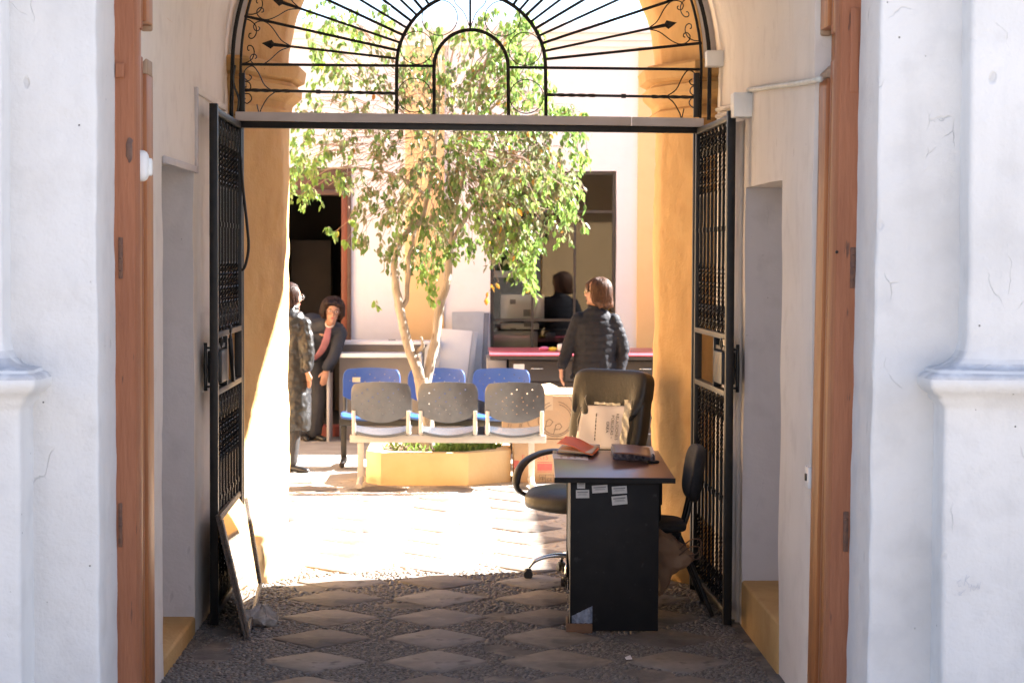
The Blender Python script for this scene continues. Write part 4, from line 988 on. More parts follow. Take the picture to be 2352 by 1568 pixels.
# papers on the desk
def sheetq(nm, pts, h, m, par, bevel=.001): return MB().prism(pts, (0, 0, h)).build(nm, m, par, bevel=bevel)
zt = .7625
q = [onz(1268, 1042, zt), onz(1350, 1047, zt), onz(1351, 1056, zt), onz(1270, 1052.5, zt)]
sh = thing('printed_sheet', 'white printed sheet lying on the desk under the orange folder', 'paper', q[0])
PAP = mat('white_paper', (.66, .63, .63), (.6, .57, .57), 20, .6)
sheetq('page', q, .0015, PAP, sh, 0)
mb = MB()
for x, w_ in ((1287, 5), (1303, 7), (1318, 5), (1333, 6)): a = [onz(x, 1046.5, zt + .0022), onz(x + w_, 1046.8, zt + .0022), onz(x + w_, 1052, zt + .0022), onz(x, 1051.5, zt + .0022)]; mb.prism(a, (0, 0, .0003))
mb.build('print_block', mat('pink_print', (.5, .3, .3), (.4, .36, .36), 90, .6), sh)
z1 = zt + .002
fo = thing('orange_folder', 'orange cardboard folder lying half open on the desk', 'folder', onz(1320, 1035, z1))
PUR = mat('lilac_cover', (.32, .27, .40), (.26, .22, .34), 10, .4); ORG = mat('orange_card', (.90, .24, .05), (.86, .19, .04), 8, .5, spec=.3, trans=.3); YEL = mat('cream_card', (.55, .42, .24), (.5, .36, .18), 8, .5)
a = [onz(1278, 1041, z1), onz(1363, 1046, z1), onz(1378, 1027, z1), onz(1296, 1022, z1)]
sheetq('lilac_booklet', a, .016, PUR, fo, .002)
a = [onz(1281, 1039, z1 + .017), onz(1360, 1043, z1 + .017), onz(1374, 1026, z1 + .017), onz(1297, 1021, z1 + .017)]
sheetq('cream_page', a, .008, YEL, fo, .001)
bl_, br_, fr_, fl_ = at(1300, 1001, 11.45), onz(1378, 1024, z1 + .03), onz(1361, 1040, z1 + .03), at(1279, 1018, 11.28)
mb = MB().grid(lambda u, v: (fl_.lerp(fr_, u)).lerp(bl_.lerp(br_, u), v) + Vector((0, 0, .012 * sin(pi * u * 1.5) - .02 * u * (1 - u))), 14, 6)
o = mb.build('cover', ORG, fo, smooth=True); md = o.modifiers.new('s', 'SOLIDIFY'); md.thickness = .002; bake(o)
b2 = thing('thick_file', 'thick marbled ring file with brown cover lying on the desk', 'file', onz(1450, 1045, zt))
a = [onz(1408, 1055, zt), onz(1505, 1060, zt), onz(1499, 1040, zt), onz(1403, 1036, zt)]
sheetq('spine_block', a, .030, mat('marbled_board', (.16, .17, .26), (.06, .06, .10), 60, .5, c3=(.34, .34, .42), s3=45), b2, .002)
sheetq('page_block', [p + (Vector(a[2]) - p) * .04 + Vector((0, .01, .031)) for p in a], .004, PAP, b2, 0)
fl_, fr_, br_, bl_ = onz(1410, 1041, zt + .066), onz(1496, 1050, zt + .038), onz(1491, 1027, zt + .04), onz(1404, 1019, zt + .07)
mb = MB().grid(lambda u, v: (fl_.lerp(fr_, u)).lerp(bl_.lerp(br_, u), v) + Vector((0, 0, .006 * sin(pi * u))), 10, 5)
o = mb.build('cover', mat('brown_cover', (.22, .12, .11), (.18, .10, .09), 8, .3), b2, smooth=True); md = o.modifiers.new('s', 'SOLIDIFY'); md.thickness = .002; bake(o)

# ================================================================== leather office chair
OC = thing('office_chair', 'black leather swivel chair with paper tied to its back, behind the desk', 'office chair', (.655, 11.74, 0), radians(-42))
LEA = mat('black_leather', (.036, .033, .028), (.026, .024, .021), 12, .42, .35, 70, spec=.5, bdist=.004)
D = lambda nm, mb, m, p=OC, **k: mb.build(nm, m, p, world=False, **k)
mb = MB().superb((0, -.02, .475), (.265, .265, .062), 3.2, 18)
mb.v = [v + Vector((0, 0, -.035 * max(0, (-v.y - .12) / .15) ** 1.5)) + noise.noise_vector(v * 9) * .006 for v in mb.v]; D('seat', mb, LEA, smooth=True)
RB = Matrix.Rotation(radians(-11), 3, 'X')
def backpad(c, h, e, pl_=0):
    m_ = MB().superb((0, 0, 0), h, e, 26)
    out = []
    for v in m_.v:
        d = .0
        if v.y < 0: d = .016 * sin(v.x * 52) * max(0, 1 - abs(v.z - pl_) / .09) * (1 if v.z >= pl_ - .01 else .3)
        out.append(Vector(c) + RB @ Vector((v.x * (1 + .10 * min(0, v.z) / h[2]), v.y + d + .10 * (v.x / h[0]) ** 2 * -.25, v.z)))
    m_.v = out; return m_
D('backrest', backpad((0, .285, .83), (.265, .060, .345), 5.0, .06), LEA, smooth=True)
D('headrest_roll', backpad((0, .319, 1.025), (.268, .064, .152), 5.5, -.11), LEA, smooth=True)
for s in (-1, 1):
    x = s * .285
    q = spline([(s * .25, .25, .67), (x, .14, .70), (x, -.02, .695), (x, -.15, .655), (x, -.215, .58), (x, -.20, .50), (s * .24, -.10, .45), (s * .18, -.02, .43)], 5)
    n_ = len(q); D('armrest', MB().tube(q, [.030 if i < n_ * .62 else .022 for i in range(n_)], 10, sq=.55, side=(1, 0, 0)), mat('arm_plastic', (.03, .029, .028), (.024, .023, .022), 10, .42), smooth=True)
D('column', MB().lathe([(.03, .12), (.03, .26), (.022, .26), (.022, .42), (.10, .42), (.10, .43)], (0, 0, 0), 12), BLK, smooth=True, auto=40)
bs = D('base', MB().lathe([(.05, .09), (.055, .12), (.035, .14)], (0, 0, 0), 12), CHR, smooth=True)
for k in range(5):
    a = radians(180 + 42 + 72 * k); d = Vector((cos(a), sin(a), 0))
    lg = D('leg', MB().tube(spline([d * .03 + Vector((0, 0, .13)), d * .14 + Vector((0, 0, .135)), d * .24 + Vector((0, 0, .11)), d * .285 + Vector((0, 0, .065))], 4), [.02] * 5 + [.017] * 5 + [.012] * 3, 8, sq=.7), CHR, bs, smooth=True)
    sd = Vector((-d.y, d.x, 0)); q = MB()
    for s in (-1, 1): c = d * .29 + sd * .014 * s + Vector((0, 0, .027)); q.tube([c - sd * .008, c + sd * .008], .026, 12)
    q.superb(d * .29 + Vector((0, 0, .045)), (.02, .02, .016), 3, 6); D('caster', q, BLK, lg, smooth=True, auto=50)
# paper in a clear sleeve on the back
SG = thing('paper_sign', 'white paper sign in a torn clear sleeve tied to the office chair', 'sign', (.80, 11.85, .8))
cc = OC.location; OM = Matrix.Translation((.655, 11.74, 0)) @ Matrix.Rotation(radians(-42), 4, 'Z')
PMx = OM @ Matrix.Translation((-.012, .214, .850)) @ RB.to_4x4()
# local plane: x right, z up, facing -y
hw_, hh = .165, .125
def pq(x, z, y=0): return PMx @ Vector((x + .02 * z / hh * 0, y, z))
def pg(u, v):
    x = -hw_ + 2 * hw_ * u + .018 * (v - .5) * 1.0; z = -hh + 2 * hh * v + .012 * (u - .5); return pq(x, z, -.006 - .004 * sin(u * 9 + v * 5))
o = MB().grid(pg, 16, 12).build('page', mat('sign_paper', (.74, .68, .66), (.70, .63, .60), 6, .6), SG, smooth=True); md = o.modifiers.new('s', 'SOLIDIFY'); md.thickness = .001; bake(o)
TM = PMx @ Matrix.Translation((0, -.0125, 0)) @ Matrix.Rotation(pi / 2, 4, 'X') @ Matrix.Rotation(radians(-86), 4, 'Z')
TI = mat('sign_ink', (.05, .05, .055), (.07, .07, .07), 20, .6)
for i, (tx, sx) in enumerate((('RELACIONES', .0), ('PÚBLICAS –', .0), ('GREA', .0))):
    text('lettering', tx, .0265, TM @ Matrix.Translation((0, .110 - .034 * i, 0)), TI, SG, .0003, 'CENTER')
mb = MB()
rr = random.Random(2); y = -.08
while y < .075:
    w_ = rr.uniform(.008, .02); a = TM @ Vector((y, -.035, 0)); b = TM @ Vector((y + w_, -.035, 0)); mb.bar(a, b, .006, .0006, (0, -1, 0)); y += w_ + rr.uniform(.003, .007)
mb.build('small_print', TI, SG)
SLV = glass_mat('clear_sleeve', (.93, .92, .86), 1.7)
def sg_(u, v):
    x = hw_ - .012 + .05 * u; z = -hh - .02 + (2 * hh + .06) * v; return pq(x + .004 * sin(v * 17), z, -.010 - .006 * abs(sin(v * 13 + u * 3)))
MB().grid(sg_, 5, 24).build('sleeve_edge', mat('crumpled_plastic', (.62, .57, .46), (.45, .4, .3), 30, .15, .7, 60, spec=.9), SG, smooth=True)
MB().grid(lambda u, v: pq(-.07 + .19 * u, hh + .004 + .014 * v + .002 * sin(u * 21), -.006 - .004 * v), 20, 2).build('sleeve_top', mat('crumpled_plastic', (.6, .55, .4)), SG, smooth=True)
for q in ([(-.15, .12), (-.175, .03), (-.165, -.03)], [(-.12, .12), (-.14, .16), (-.13, .18)], [(-.165, -.10), (-.20, -.06)]):
    MB().tube([pq(x, z, -.012) for x, z in q], .0022, 5).build('tie', mat('crumpled_plastic', (.6, .55, .4)), SG, smooth=True)

# ================================================================== visitor chair with paper bag by the gate
VC = thing('visitor_chair', 'black padded visitor chair facing the desk beside the right gate leaf', 'chair', (1.03, 10.66, 0))
TUB = mat('black_tube', (.012, .012, .012), (.016, .016, .016), 20, .35)
for y in (10.46, 10.86):
    MB().tube(spline([(1.262, y, .012), (1.20, y, .16), (1.125, y, .34), (1.09, y, .42)], 4), .0125, 8).build('leg', TUB, VC, smooth=True)
    MB().tube(spline([(.70, y, .012), (.76, y, .2), (.82, y, .42)], 4), .0125, 8).build('leg', TUB, VC, smooth=True)
MB().tube([(.80, 10.46, .425), (1.10, 10.46, .425)], .012, 8).tube([(.80, 10.86, .425), (1.10, 10.86, .425)], .012, 8).tube([(.8, 10.46, .425), (.8, 10.86, .425)], .012, 8).build('seat_frame', TUB, VC, smooth=True)
for y in (10.60, 10.72): MB().tube(spline([(.98, y, .42), (1.07, y, .415), (1.125, y, .45), (1.155, y, .55), (1.18, y, .70)], 4), .0125, 8).build('back_post', TUB, VC, smooth=True)
FAB = mat('black_fabric', (.020, .020, .022), (.028, .027, .028), 60, .8, .3, 300)
MB().superb((.93, 10.66, .455), (.21, .22, .03), 4, 14).build('seat', FAB, VC, smooth=True)
mb = MB().superb((1.195, 10.66, .72), (.034, .22, .145), 3.6, 16, Matrix.Rotation(radians(8), 3, 'Y')); mb.v = [v + Vector((-.10 * ((v.y - 10.66) / .22) ** 2 * .25, 0, 0)) for v in mb.v]
mb.build('backrest', FAB, VC, smooth=True)
bg_ = thing('paper_bag', 'crumpled brown paper bag slumped from the visitor chair seat', 'bag', (1.06, 10.4, .3))
KR = mat('kraft_paper', (.25, .15, .085), (.19, .11, .062), 12, .75, .5, 25)
bp = [at(x, y, 10.36) for x, y in ((1498, 1235), (1520, 1215), (1545, 1228), (1566, 1255), (1590, 1275), (1592, 1290), (1560, 1300), (1538, 1312), (1522, 1345), (1512, 1366), (1504, 1358), (1500, 1300))]
mb = MB(); n = len(bp); c0 = sum(bp, Vector()) / n; rings = []
for k, (s_, dy) in enumerate(((.86, -.09), (1.0, -.04), (1.0, .06), (.85, .12))): rings.append([c0 + (p_ - c0) * s_ + Vector((0, dy, 0)) for p_ in bp])
vs = [v for r in rings for v in r] + [c0 + Vector((0, -.11, 0)), c0 + Vector((0, .13, 0))]; fs = []
for r in range(3):
    for i in range(n): fs.append((r * n + i, r * n + (i + 1) % n, (r + 1) * n + (i + 1) % n, (r + 1) * n + i))
for i in range(n): fs.append((i, 4 * n, (i + 1) % n)); fs.append((3 * n + i, 3 * n + (i + 1) % n, 4 * n + 1))
mb.add(vs, fs); o = mb.build('bag', KR, bg_, smooth=True)
md = o.modifiers.new('s', 'SUBSURF'); md.levels = 3; md.subdivision_type = 'SIMPLE'; bake(o)
for v in o.data.vertices: v.co += noise.noise_vector(v.co * 9 + Vector((3, 1, 0))) * .022 + noise.noise_vector(v.co * 25) * .010
for i in range(2):
    a = at(1560, 1262 + 12 * i, 10.27)
    MB().tube(spline([a, at(1585, 1240 + 16 * i, 10.24), at(1606, 1238 + 18 * i, 10.25), at(1611, 1254 + 20 * i, 10.27), at(1598, 1272 + 12 * i, 10.28), at(1575, 1275, 10.28)], 5), .0035, 6).build('handle_cord', mat('cord', (.15, .08, .05), (.1, .06, .04), 30, .8), bg_, smooth=True)

# ================================================================== leaning mirror and plastic bag
MBL, MBR = onz(567, 1466, .01), at(597, 1345, 11.05); MTL = at(500, 1183, 10.10)
nn = (MBR - MBL).cross(MTL - MBL); rd = ray(560, 1112); MTR = CAM + rd * ((MBL - CAM).dot(nn) / rd.dot(nn))
mi = thing('leaning_mirror', 'long framed mirror leaning sideways against the left gate leaf', 'mirror', (MBL + MBR) / 2)
nrm = (MBR - MBL).cross(MTL - MBL).normalized()
if nrm.x < 0: nrm = -nrm
def mq(u, v): return (MBL.lerp(MBR, u)).lerp(MTL.lerp(MTR, u), v)
def mslab(nm, u0, u1, v0, v1, d0, d1, m, **k):
    a = [mq(u0, v0), mq(u1, v0), mq(u1, v1), mq(u0, v1)]; return MB().hexa([p_ + nrm * d0 for p_ in a] + [p_ + nrm * d1 for p_ in a]).build(nm, m, mi, **k)
mm_ = bpy.data.materials.new('mirror_glass'); mm_.use_nodes = True; b_ = mm_.node_tree.nodes['Principled BSDF']; b_.inputs['Metallic'].default_value = 1; b_.inputs['Roughness'].default_value = .03
tn = mm_.node_tree.nodes.new('ShaderNodeTexNoise'); tn.inputs['Scale'].default_value = 5; rp = mm_.node_tree.nodes.new('ShaderNodeValToRGB'); rp.color_ramp.elements[0].color = (.68, .66, .62, 1); rp.color_ramp.elements[1].color = (.82, .80, .77, 1)
mm_.node_tree.links.new(tn.outputs[0], rp.inputs[0]); mm_.node_tree.links.new(rp.outputs[0], b_.inputs['Base Color'])
FRM = mat('dark_carved_frame', (.10, .07, .05), (.05, .035, .026), 30, .45, .8, 90, bdist=.01)
mslab('backing', .0, 1, 0, 1, -.012, .0, FRM); mslab('glass', .045, .955, .04, .95, .001, .005, mm_)
mslab('frame_rail', 0, 1, .0, .04, .0005, .014, FRM, bevel=.003); mslab('frame_rail', 0, 1, .95, 1.0, .0005, .014, FRM, bevel=.003)
mslab('frame_stile', 0, .045, .041, .949, .0005, .016, FRM, bevel=.004); mslab('frame_stile', .955, 1, .041, .949, .0005, .016, FRM, bevel=.004)
p = onz(600, 1436, 0)
pb = thing('plastic_bag', 'crumpled translucent plastic bag on the floor below the mirror', 'plastic bag', p)
mb = MB().superb((0, 0, .05), (.07, .06, .05), 2.4, 18); 
mb.v = [Vector((v.x * (1.25 - v.z * 5), v.y * (1.2 - v.z * 4), v.z)) + noise.noise_vector(v * 24) * .034 + noise.noise_vector(v * 60) * .014 for v in mb.v]
mb.v = [Vector((p.x + v.x, p.y + v.y, max(.004, v.z))) for v in mb.v]
mb.build('film', mat('translucent_film', (.6, .57, .55), (.45, .42, .4), 40, .25, .6, 80, trans=.4), pb, smooth=True)

# ================================================================== furniture against the back building
WL = mat('white_melamine', (.78, .76, .76), (.74, .72, .72), 5, .4); GM = mat('grey_melamine', (.30, .28, .275), (.27, .25, .245), 5, .55)
x0, x1 = at(752, 850, 20.5).x, at(968, 850, 20.5).x; xt = at(1010, 780, 20.8).x
rc = thing('reception_counter', 'white reception counter with grey panels behind the blue chairs', 'counter', ((x0 + x1) / 2, 20.8, 0))
z2 = at(880, 812, 20.35).z; z3 = at(880, 783, 20.7).z
MB().box((x0 + .02, 20.36, z2 - .04), (x1, 20.76, z2)).build('desk_board', WL, rc, bevel=.006); MB().box((x0 + .08, 20.66, z3 - .035), (xt, 20.97, z3)).build('upper_board', WL, rc, bevel=.006)
MB().box((x0 + .10, 20.79, 0), (xt - .02, 20.82, z3 - .036)).build('back_panel', GM, rc); MB().box((x0, 20.40, 0), (x0 + .025, 20.95, z2 - .041)).build('end_panel', mat('light_grey_panel', (.42, .40, .41), (.39, .37, .38), 5, .5), rc, bevel=.003)
MB().box((x0 + .09, 20.70, z2 + .001), (x0 + .11, 20.789, z3 - .036)).build('riser', GM, rc); MB().box((x1 - .02, 20.42, 0), (x1 + .005, 20.78, z2 - .041)).build('end_panel', WL, rc, bevel=.003)
MB().cbox((at(900, 776, 20.8).x, 20.85, z3 + .004), (.035, .01, .006)).build('cable_cap', GM, rc)
def lean(nm, label, quad, Y0, Y1_, th, m, m2):
    q = [at(*quad[0], Y0), at(*quad[1], Y0), at(*quad[2], Y1_), at(*quad[3], Y1_)]      # bottom pair, top pair
    for k in (0, 1): q[k].z = .01 if Y0 < 20.95 else .115
    t = thing(nm, label, 'board', q[0]); n_ = (q[1] - q[0]).cross(q[3] - q[0]).normalized()
    if n_.y < 0: n_ = -n_
    MB().hexa(q + [p_ + n_ * th for p_ in q]).build('sheet', m, t, bevel=.004)
    d1 = (q[2] - q[1]); MB().hexa([q[1] + d1 * 0 + Vector((.002, .003, 0)), q[1] + Vector((.055, .02, 0)), q[1] + Vector((.055, .05, 0)), q[1] + Vector((.002, .03, 0)), q[2] + Vector((.002, .003, -.01)), q[2] + Vector((.055, .02, -.01)), q[2] + Vector((.055, .05, -.01)), q[2] + Vector((.002, .03, -.01))]).build('edge_channel', m2, t, bevel=.003)
    return t
SILV = mat('grey_steel', (.36, .37, .39), (.31, .32, .34), 6, .45, .1, 30); SILD = mat('dark_steel', (.17, .17, .185), (.13, .13, .14), 6, .5)
WPN = mat('white_panel', (.66, .64, .62), (.60, .58, .57), 4, .3, .1, 20)
lean('furniture_board', 'tall grey steel shelf board leaning beside the window', [(1040, 960), (1098, 960), (1112, 716), (1038, 716)], 20.86, 21.20, .03, SILV, SILD)
lean('furniture_board', 'white plastic wrapped board leaning in front of the steel one', [(988, 960), (1056, 960), (1085, 760), (1014, 754)], 20.55, 20.9, .03, WPN, SILV)
gp_ = lean('furniture_board', 'grey board standing upright, seen between the trunk forks', [(962, 960), (990, 960), (1000, 770), (976, 800)], 20.2, 20.3, .02, SILV, SILV)
p = at(1003, 888, 20.22); 
# long desks with red top
rt = thing('red_table', 'long dark drawer desk with pinkish red top below the window', 'table', (1.2, 19.8, 0))
RTOP = mat('red_tabletop', (.50, .085, .115), (.44, .07, .10), 4, .35); DRW = mat('dark_drawer', (.035, .026, .022), (.028, .021, .018), 8, .5, stretch=(.2, 1, 1))
a = at(1125, 816, 19.1); zt = .925; xl = a.x
MB().box((xl, 19.1, zt - .012), (2.35, 20.62, zt)).build('top', RTOP, rt, bevel=.004); MB().box((xl + .004, 19.105, zt - .045), (2.345, 20.61, zt - .0125)).build('apron', DRW, rt, bevel=.003)
MB().box((xl + .18, 19.18, 0), (2.3, 20.5, zt - .046)).build('carcass', DRW, rt, bevel=.003)
MB().box((xl - .02, 19.30, .0), (xl + .16, 20.3, zt - .06)).build('grey_pedestal', GM, rt, bevel=.003)
for k in range(4):
    xa = xl + .20 + k * .5
    for r in range(4):
        z1_ = zt - .06 - r * .2; d_ = MB().box((xa, 19.163, z1_ - .185), (xa + .47, 19.179, z1_)).build('drawer', DRW, rt, bevel=.003)
        MB().tube(spline([(xa + .18, 19.16, z1_ - .07), (xa + .20, 19.14, z1_ - .07), (xa + .28, 19.14, z1_ - .07), (xa + .30, 19.16, z1_ - .07)], 3), .005, 6).build('handle', CHR, d_, smooth=True)
        if k in (0, 1, 3): MB().box((xa + (.36 if k != 0 else .02) , 19.1605, z1_ - .10), (xa + (.36 if k != 0 else .02) + .10, 19.1625, z1_ - .03)).build('card_label', PAP, d_)
p = at(1293, 806, 19.9)
cu = thing('white_box', 'small white box on the red table beside the woman', 'box', (p.x, p.y, zt)); MB().superb((p.x, 19.9, zt + .034), (.055, .05, .034), 5, 8).build('body', WHITEP, cu, smooth=True)
p = at(1262, 806, 19.9)
rgp = thing('yellow_cloth', 'small crumpled yellow and pink rag on the red table', 'rag', (p.x, p.y, zt))
for c_, dx in (((.7, .55, .05), .03), ((.75, .2, .4), -.05)):
    mb = MB().superb((p.x + dx, 19.9, zt + .02), (.05, .04, .022), 2.2, 8); mb.v = [v + noise.noise_vector(v * 25) * .012 for v in mb.v]; mb.v = [Vector((v.x, v.y, max(v.z, zt + .001))) for v in mb.v]
    mb.build('fold', mat('rag_%d' % int(c_[1] * 100), c_), rgp, smooth=True)
# things behind the window
zs = .86
for lab, (xa, ya, xb, yb), Y, m in (('white printer seen through the left part of the window', (1149, 676, 1250, 733), 21.50, WL), ('low white carton seen through the window under the printer', (1150, 742, 1238, 757), 21.48, WL),
        ('pale grey crate on the sill inside the window', (1132, 760, 1235, 800), 21.42, mat('pale_crate', (.45, .44, .43), (.4, .39, .38), 8, .6)), ('white shelf box at the top left behind the glass', (1130, 622, 1232, 638), 21.5, WL)):
    a, b = at(xa, ya, Y), at(xb, yb, Y)
    t = thing('stored_box', lab, 'box', (a.x, Y, b.z)); MB().box((a.x, Y, b.z), (b.x, Y + .3, a.z)).build('body', m, t, bevel=.012)
    if 'printer' in lab:
        MB().box((a.x + .1, Y - .004, a.z - .10), (a.x + .16, Y, a.z - .05)).box((a.x + .24, Y - .004, b.z + .03), (a.x + .34, Y, b.z + .10)).build('panel', GM, t)
        MB().box((a.x - .05, Y - .02, b.z - .03), (b.x + .3, Y + .5, b.z - .004)).build('shelf', rm, t)

p = onz(1444, 1513, .01); sp = thing('paper_scrap', 'tiny white paper scrap on the floor in front of the desk', 'litter', p)
MB().prism([(p.x - .012, p.y - .02, .012), (p.x + .014, p.y - .03, .016), (p.x + .01, p.y + .03, .022), (p.x - .016, p.y + .02, .014)], (0, 0, .002)).build('scrap', PAP, sp)
# ================================================================== people
SKIN = mat('skin', (.40, .215, .145), (.34, .175, .115), 25, .5, spec=.4)
V = Vector
def remesh(mb, name, m, par, vox=.009, it=4, disp=None, keep=None):
    o = mb.build(name, m, par, smooth=True)
    md = o.modifiers.new('r', 'REMESH'); md.mode = 'VOXEL'; md.voxel_size = vox; md.use_smooth_shade = True
    if it: ms = o.modifiers.new('s', 'SMOOTH'); ms.factor = .5; ms.iterations = it
    bake(o)
    inv = root_inv(par).inverted()
    if disp or keep:
        bm = bmesh.new(); bm.from_mesh(o.data)
        if keep:
            dead = [v for v in bm.verts if not keep(inv @ v.co)]; bmesh.ops.delete(bm, geom=dead, context='VERTS')
        if disp:
            for v in bm.verts: v.co += disp(inv @ v.co, v.normal)
        bm.to_mesh(o.data); bm.free()
    for p_ in o.data.polygons: p_.use_smooth = True
    if not o.data.materials: o.data.materials.append(m)
    return o
def hand(mb, wrist, d, side, palm_n):
    """palm, four fingers of unequal length and a thumb; d = direction of the hand, side = towards the thumb"""
    d = V(d).normalized(); n_ = V(palm_n).normalized(); s = V(side) - d * V(side).dot(d); s.normalize()
    mb.tube([wrist - d * .02, wrist + d * .02, wrist + d * .055, wrist + d * .085], [.022, .032, .038, .034], 10, sq=.45, side=s)
    for k, (off, ln) in enumerate(((.027, .068), (.009, .078), (-.010, .072), (-.028, .056))):
        b0 = wrist + d * .078 + s * off
        mb.tube([b0, b0 + d * ln * .45 + n_ * .006, b0 + d * ln * .8 + n_ * .018, b0 + d * ln + n_ * .03], [.0095, .009, .0085, .0065], 7)
    b0 = wrist + d * .03 + s * .026
    mb.tube([b0, b0 + d * .03 + s * .026, b0 + d * .06 + s * .034 + n_ * .012], [.013, .011, .008], 7)
def head(mb, c, f, u, k=1.0):
    f = V(f).normalized(); u = (V(u) - f * V(u).dot(f)).normalized(); r = f.cross(u); R = Matrix((r, f, u)).transposed()
    mb.ell(c + u * .02 * k, (.073 * k, .092 * k, .100 * k), 12, R); mb.ell(c - u * .05 * k + f * .028 * k, (.052 * k, .058 * k, .064 * k), 10, R)
    mb.ell(c + f * .096 * k - u * .018 * k, (.012, .016, .020), 6, R); mb.ell(c + f * .088 * k + u * .006 * k, (.008, .012, .022), 6, R)
    for s in (-1, 1): mb.ell(c + r * .074 * s * k - u * .008 * k - f * .008, (.010, .018, .030), 6, R)
    mb.ell(c + f * .072 * k - u * .092 * k, (.022, .018, .016), 6, R)
    return R, r, f, u
def face(par, c, r, f, u, k=1.0, glasses=True, gm=None):
    EY = mat('eye', (.03, .02, .015), (.04, .03, .02), 9, .2); WHT = mat('eye_white', (.7, .66, .62), (.66, .62, .58), 9, .3); LIP = mat('lips', (.40, .09, .08), (.36, .08, .07), 9, .4); BR = mat('brow', (.05, .03, .02), (.06, .04, .03), 30, .8)
    R = Matrix((r, f, u)).transposed()
    for s in (-1, 1):
        e = c + r * .031 * s * k + f * .085 * k + u * .010 * k
        MB().ell(e, (.0135, .006, .0065), 6, R).build('eye', WHT, par, smooth=True); MB().ell(e + f * .004, (.0065, .005, .0068), 6, R).build('iris', EY, par, smooth=True)
        MB().tube([e + u * .020 - r * .014 * s, e + u * .024 + f * .002, e + u * .019 + r * .017 * s - f * .008], .0028, 5).build('eyebrow', BR, par, smooth=True)
    MB().ell(c + f * .086 * k - u * .055 * k, (.021, .008, .0068), 7, R).build('lips', LIP, par, smooth=True)
    if glasses:
        g = MB(); gmat = gm or mat('glasses_frame', (.10, .05, .035), (.14, .07, .05), 30, .3)
        for s in (-1, 1):
            e = c + r * .033 * s * k + f * .104 * k + u * .006 * k
            g.tube([e + r * .025 * cos(a) + u * .022 * sin(a) - f * .006 * abs(cos(a)) for a in [j * pi / 9 for j in range(18)]], .0025, 5, closed=True)
            g.tube([e + r * .025 * s, c + r * .078 * s * k + f * .04 + u * .008, c + r * .080 * s * k - f * .01 + u * .006], .0022, 5)
        g.tube([c + f * .108 * k - r * .009 + u * .008, c + f * .108 * k + r * .009 + u * .008], .0025, 5)
        g.build('glasses', gmat, par, smooth=True)
def hairmat(nm, a, b): return mat(nm, a, b, 45, .55, .8, 70, stretch=(1, 1, .12), spec=.25, bdist=.006)
def strands(hair, hd, R, m, n, rad, drop, seed, face_gap=55):
    rr = random.Random(seed); mb = MB(); c = hd + R @ V((0, -.022, .025))
    for k in range(n):
        az = rr.uniform(face_gap, 360 - face_gap) if rr.random() < .85 else rr.uniform(0, 360); short = not face_gap <= az <= 360 - face_gap
        a = radians(az); t0 = radians(rr.uniform(5, 50)); t1 = radians(rr.uniform(55, 75) if short else rr.uniform(95, 135)); pts = []; w0 = rr.uniform(-.25, .25); kk = rr.uniform(.99, 1.06)
        for j in range(6):
            t = t0 + (t1 - t0) * j / 5; b = a + w0 * j / 5; q = max(0, t - pi / 2)
            pts.append(c + R @ V((sin(b) * rad[0] * kk * sin(min(t, pi / 2)) * (1 + .12 * q), cos(b) * rad[1] * kk * sin(min(t, pi / 2)) * (1 + .12 * q), (cos(t) if t < pi / 2 else 0) * rad[2] * kk - q * drop)))
        mb.tube(pts, [.004, .0055, .0055, .005, .004, .0015], 4, cap=False)
    return tag(mb.build('hair_strands', m, hair, smooth=True), kind='stuff')
def torso(mb, pts, side): mb.tube(spline([p for p, _, _ in pts], 4), [x for x in interp([w_ for _, w_, _ in pts], 4)], 18, sq=list(interp([q for _, _, q in pts], 4)), side=side)
def interp(a, n):
    out = []
    for i in range(len(a) - 1): out += [a[i] + (a[i + 1] - a[i]) * k / n for k in range(n)]
    return out + [a[-1]]
def limbt(mb, pts, rs, n=12):
    mb.tube(spline(pts, 5), interp(rs, 5), n)
    for p_, r_ in zip(pts, rs): mb.ell(p_, (r_, r_, r_), 7)
def fabric(nm, c, c2, rough=.6, **k): return mat(nm, c, c2, 18, rough, .35, 40, **k)
SHOE = mat('black_shoe', (.015, .014, .014), (.02, .02, .02), 9, .3)
def shoe(par, an, d, heel=.03):
    d = V((d[0], d[1], 0)).normalized(); mb = MB(); a = V((an.x, an.y, 0))
    mb.tube([a - d * .05 + V((0, 0, .03)), a - d * .02 + V((0, 0, .045)), a + d * .05 + V((0, 0, .036)), a + d * .11 + V((0, 0, .026)), a + d * .15 + V((0, 0, .022)), a + d * .165 + V((0, 0, .018))], [.028, .034, .038, .038, .03, .012], 10, sq=.75)
    mb.box((a.x - d.x * .04 - .02, a.y - d.y * .04 - .02, .0), (a.x - d.x * .04 + .02, a.y - d.y * .04 + .02, heel)); 
    return mb.build('shoe', SHOE, par, smooth=True, auto=50)

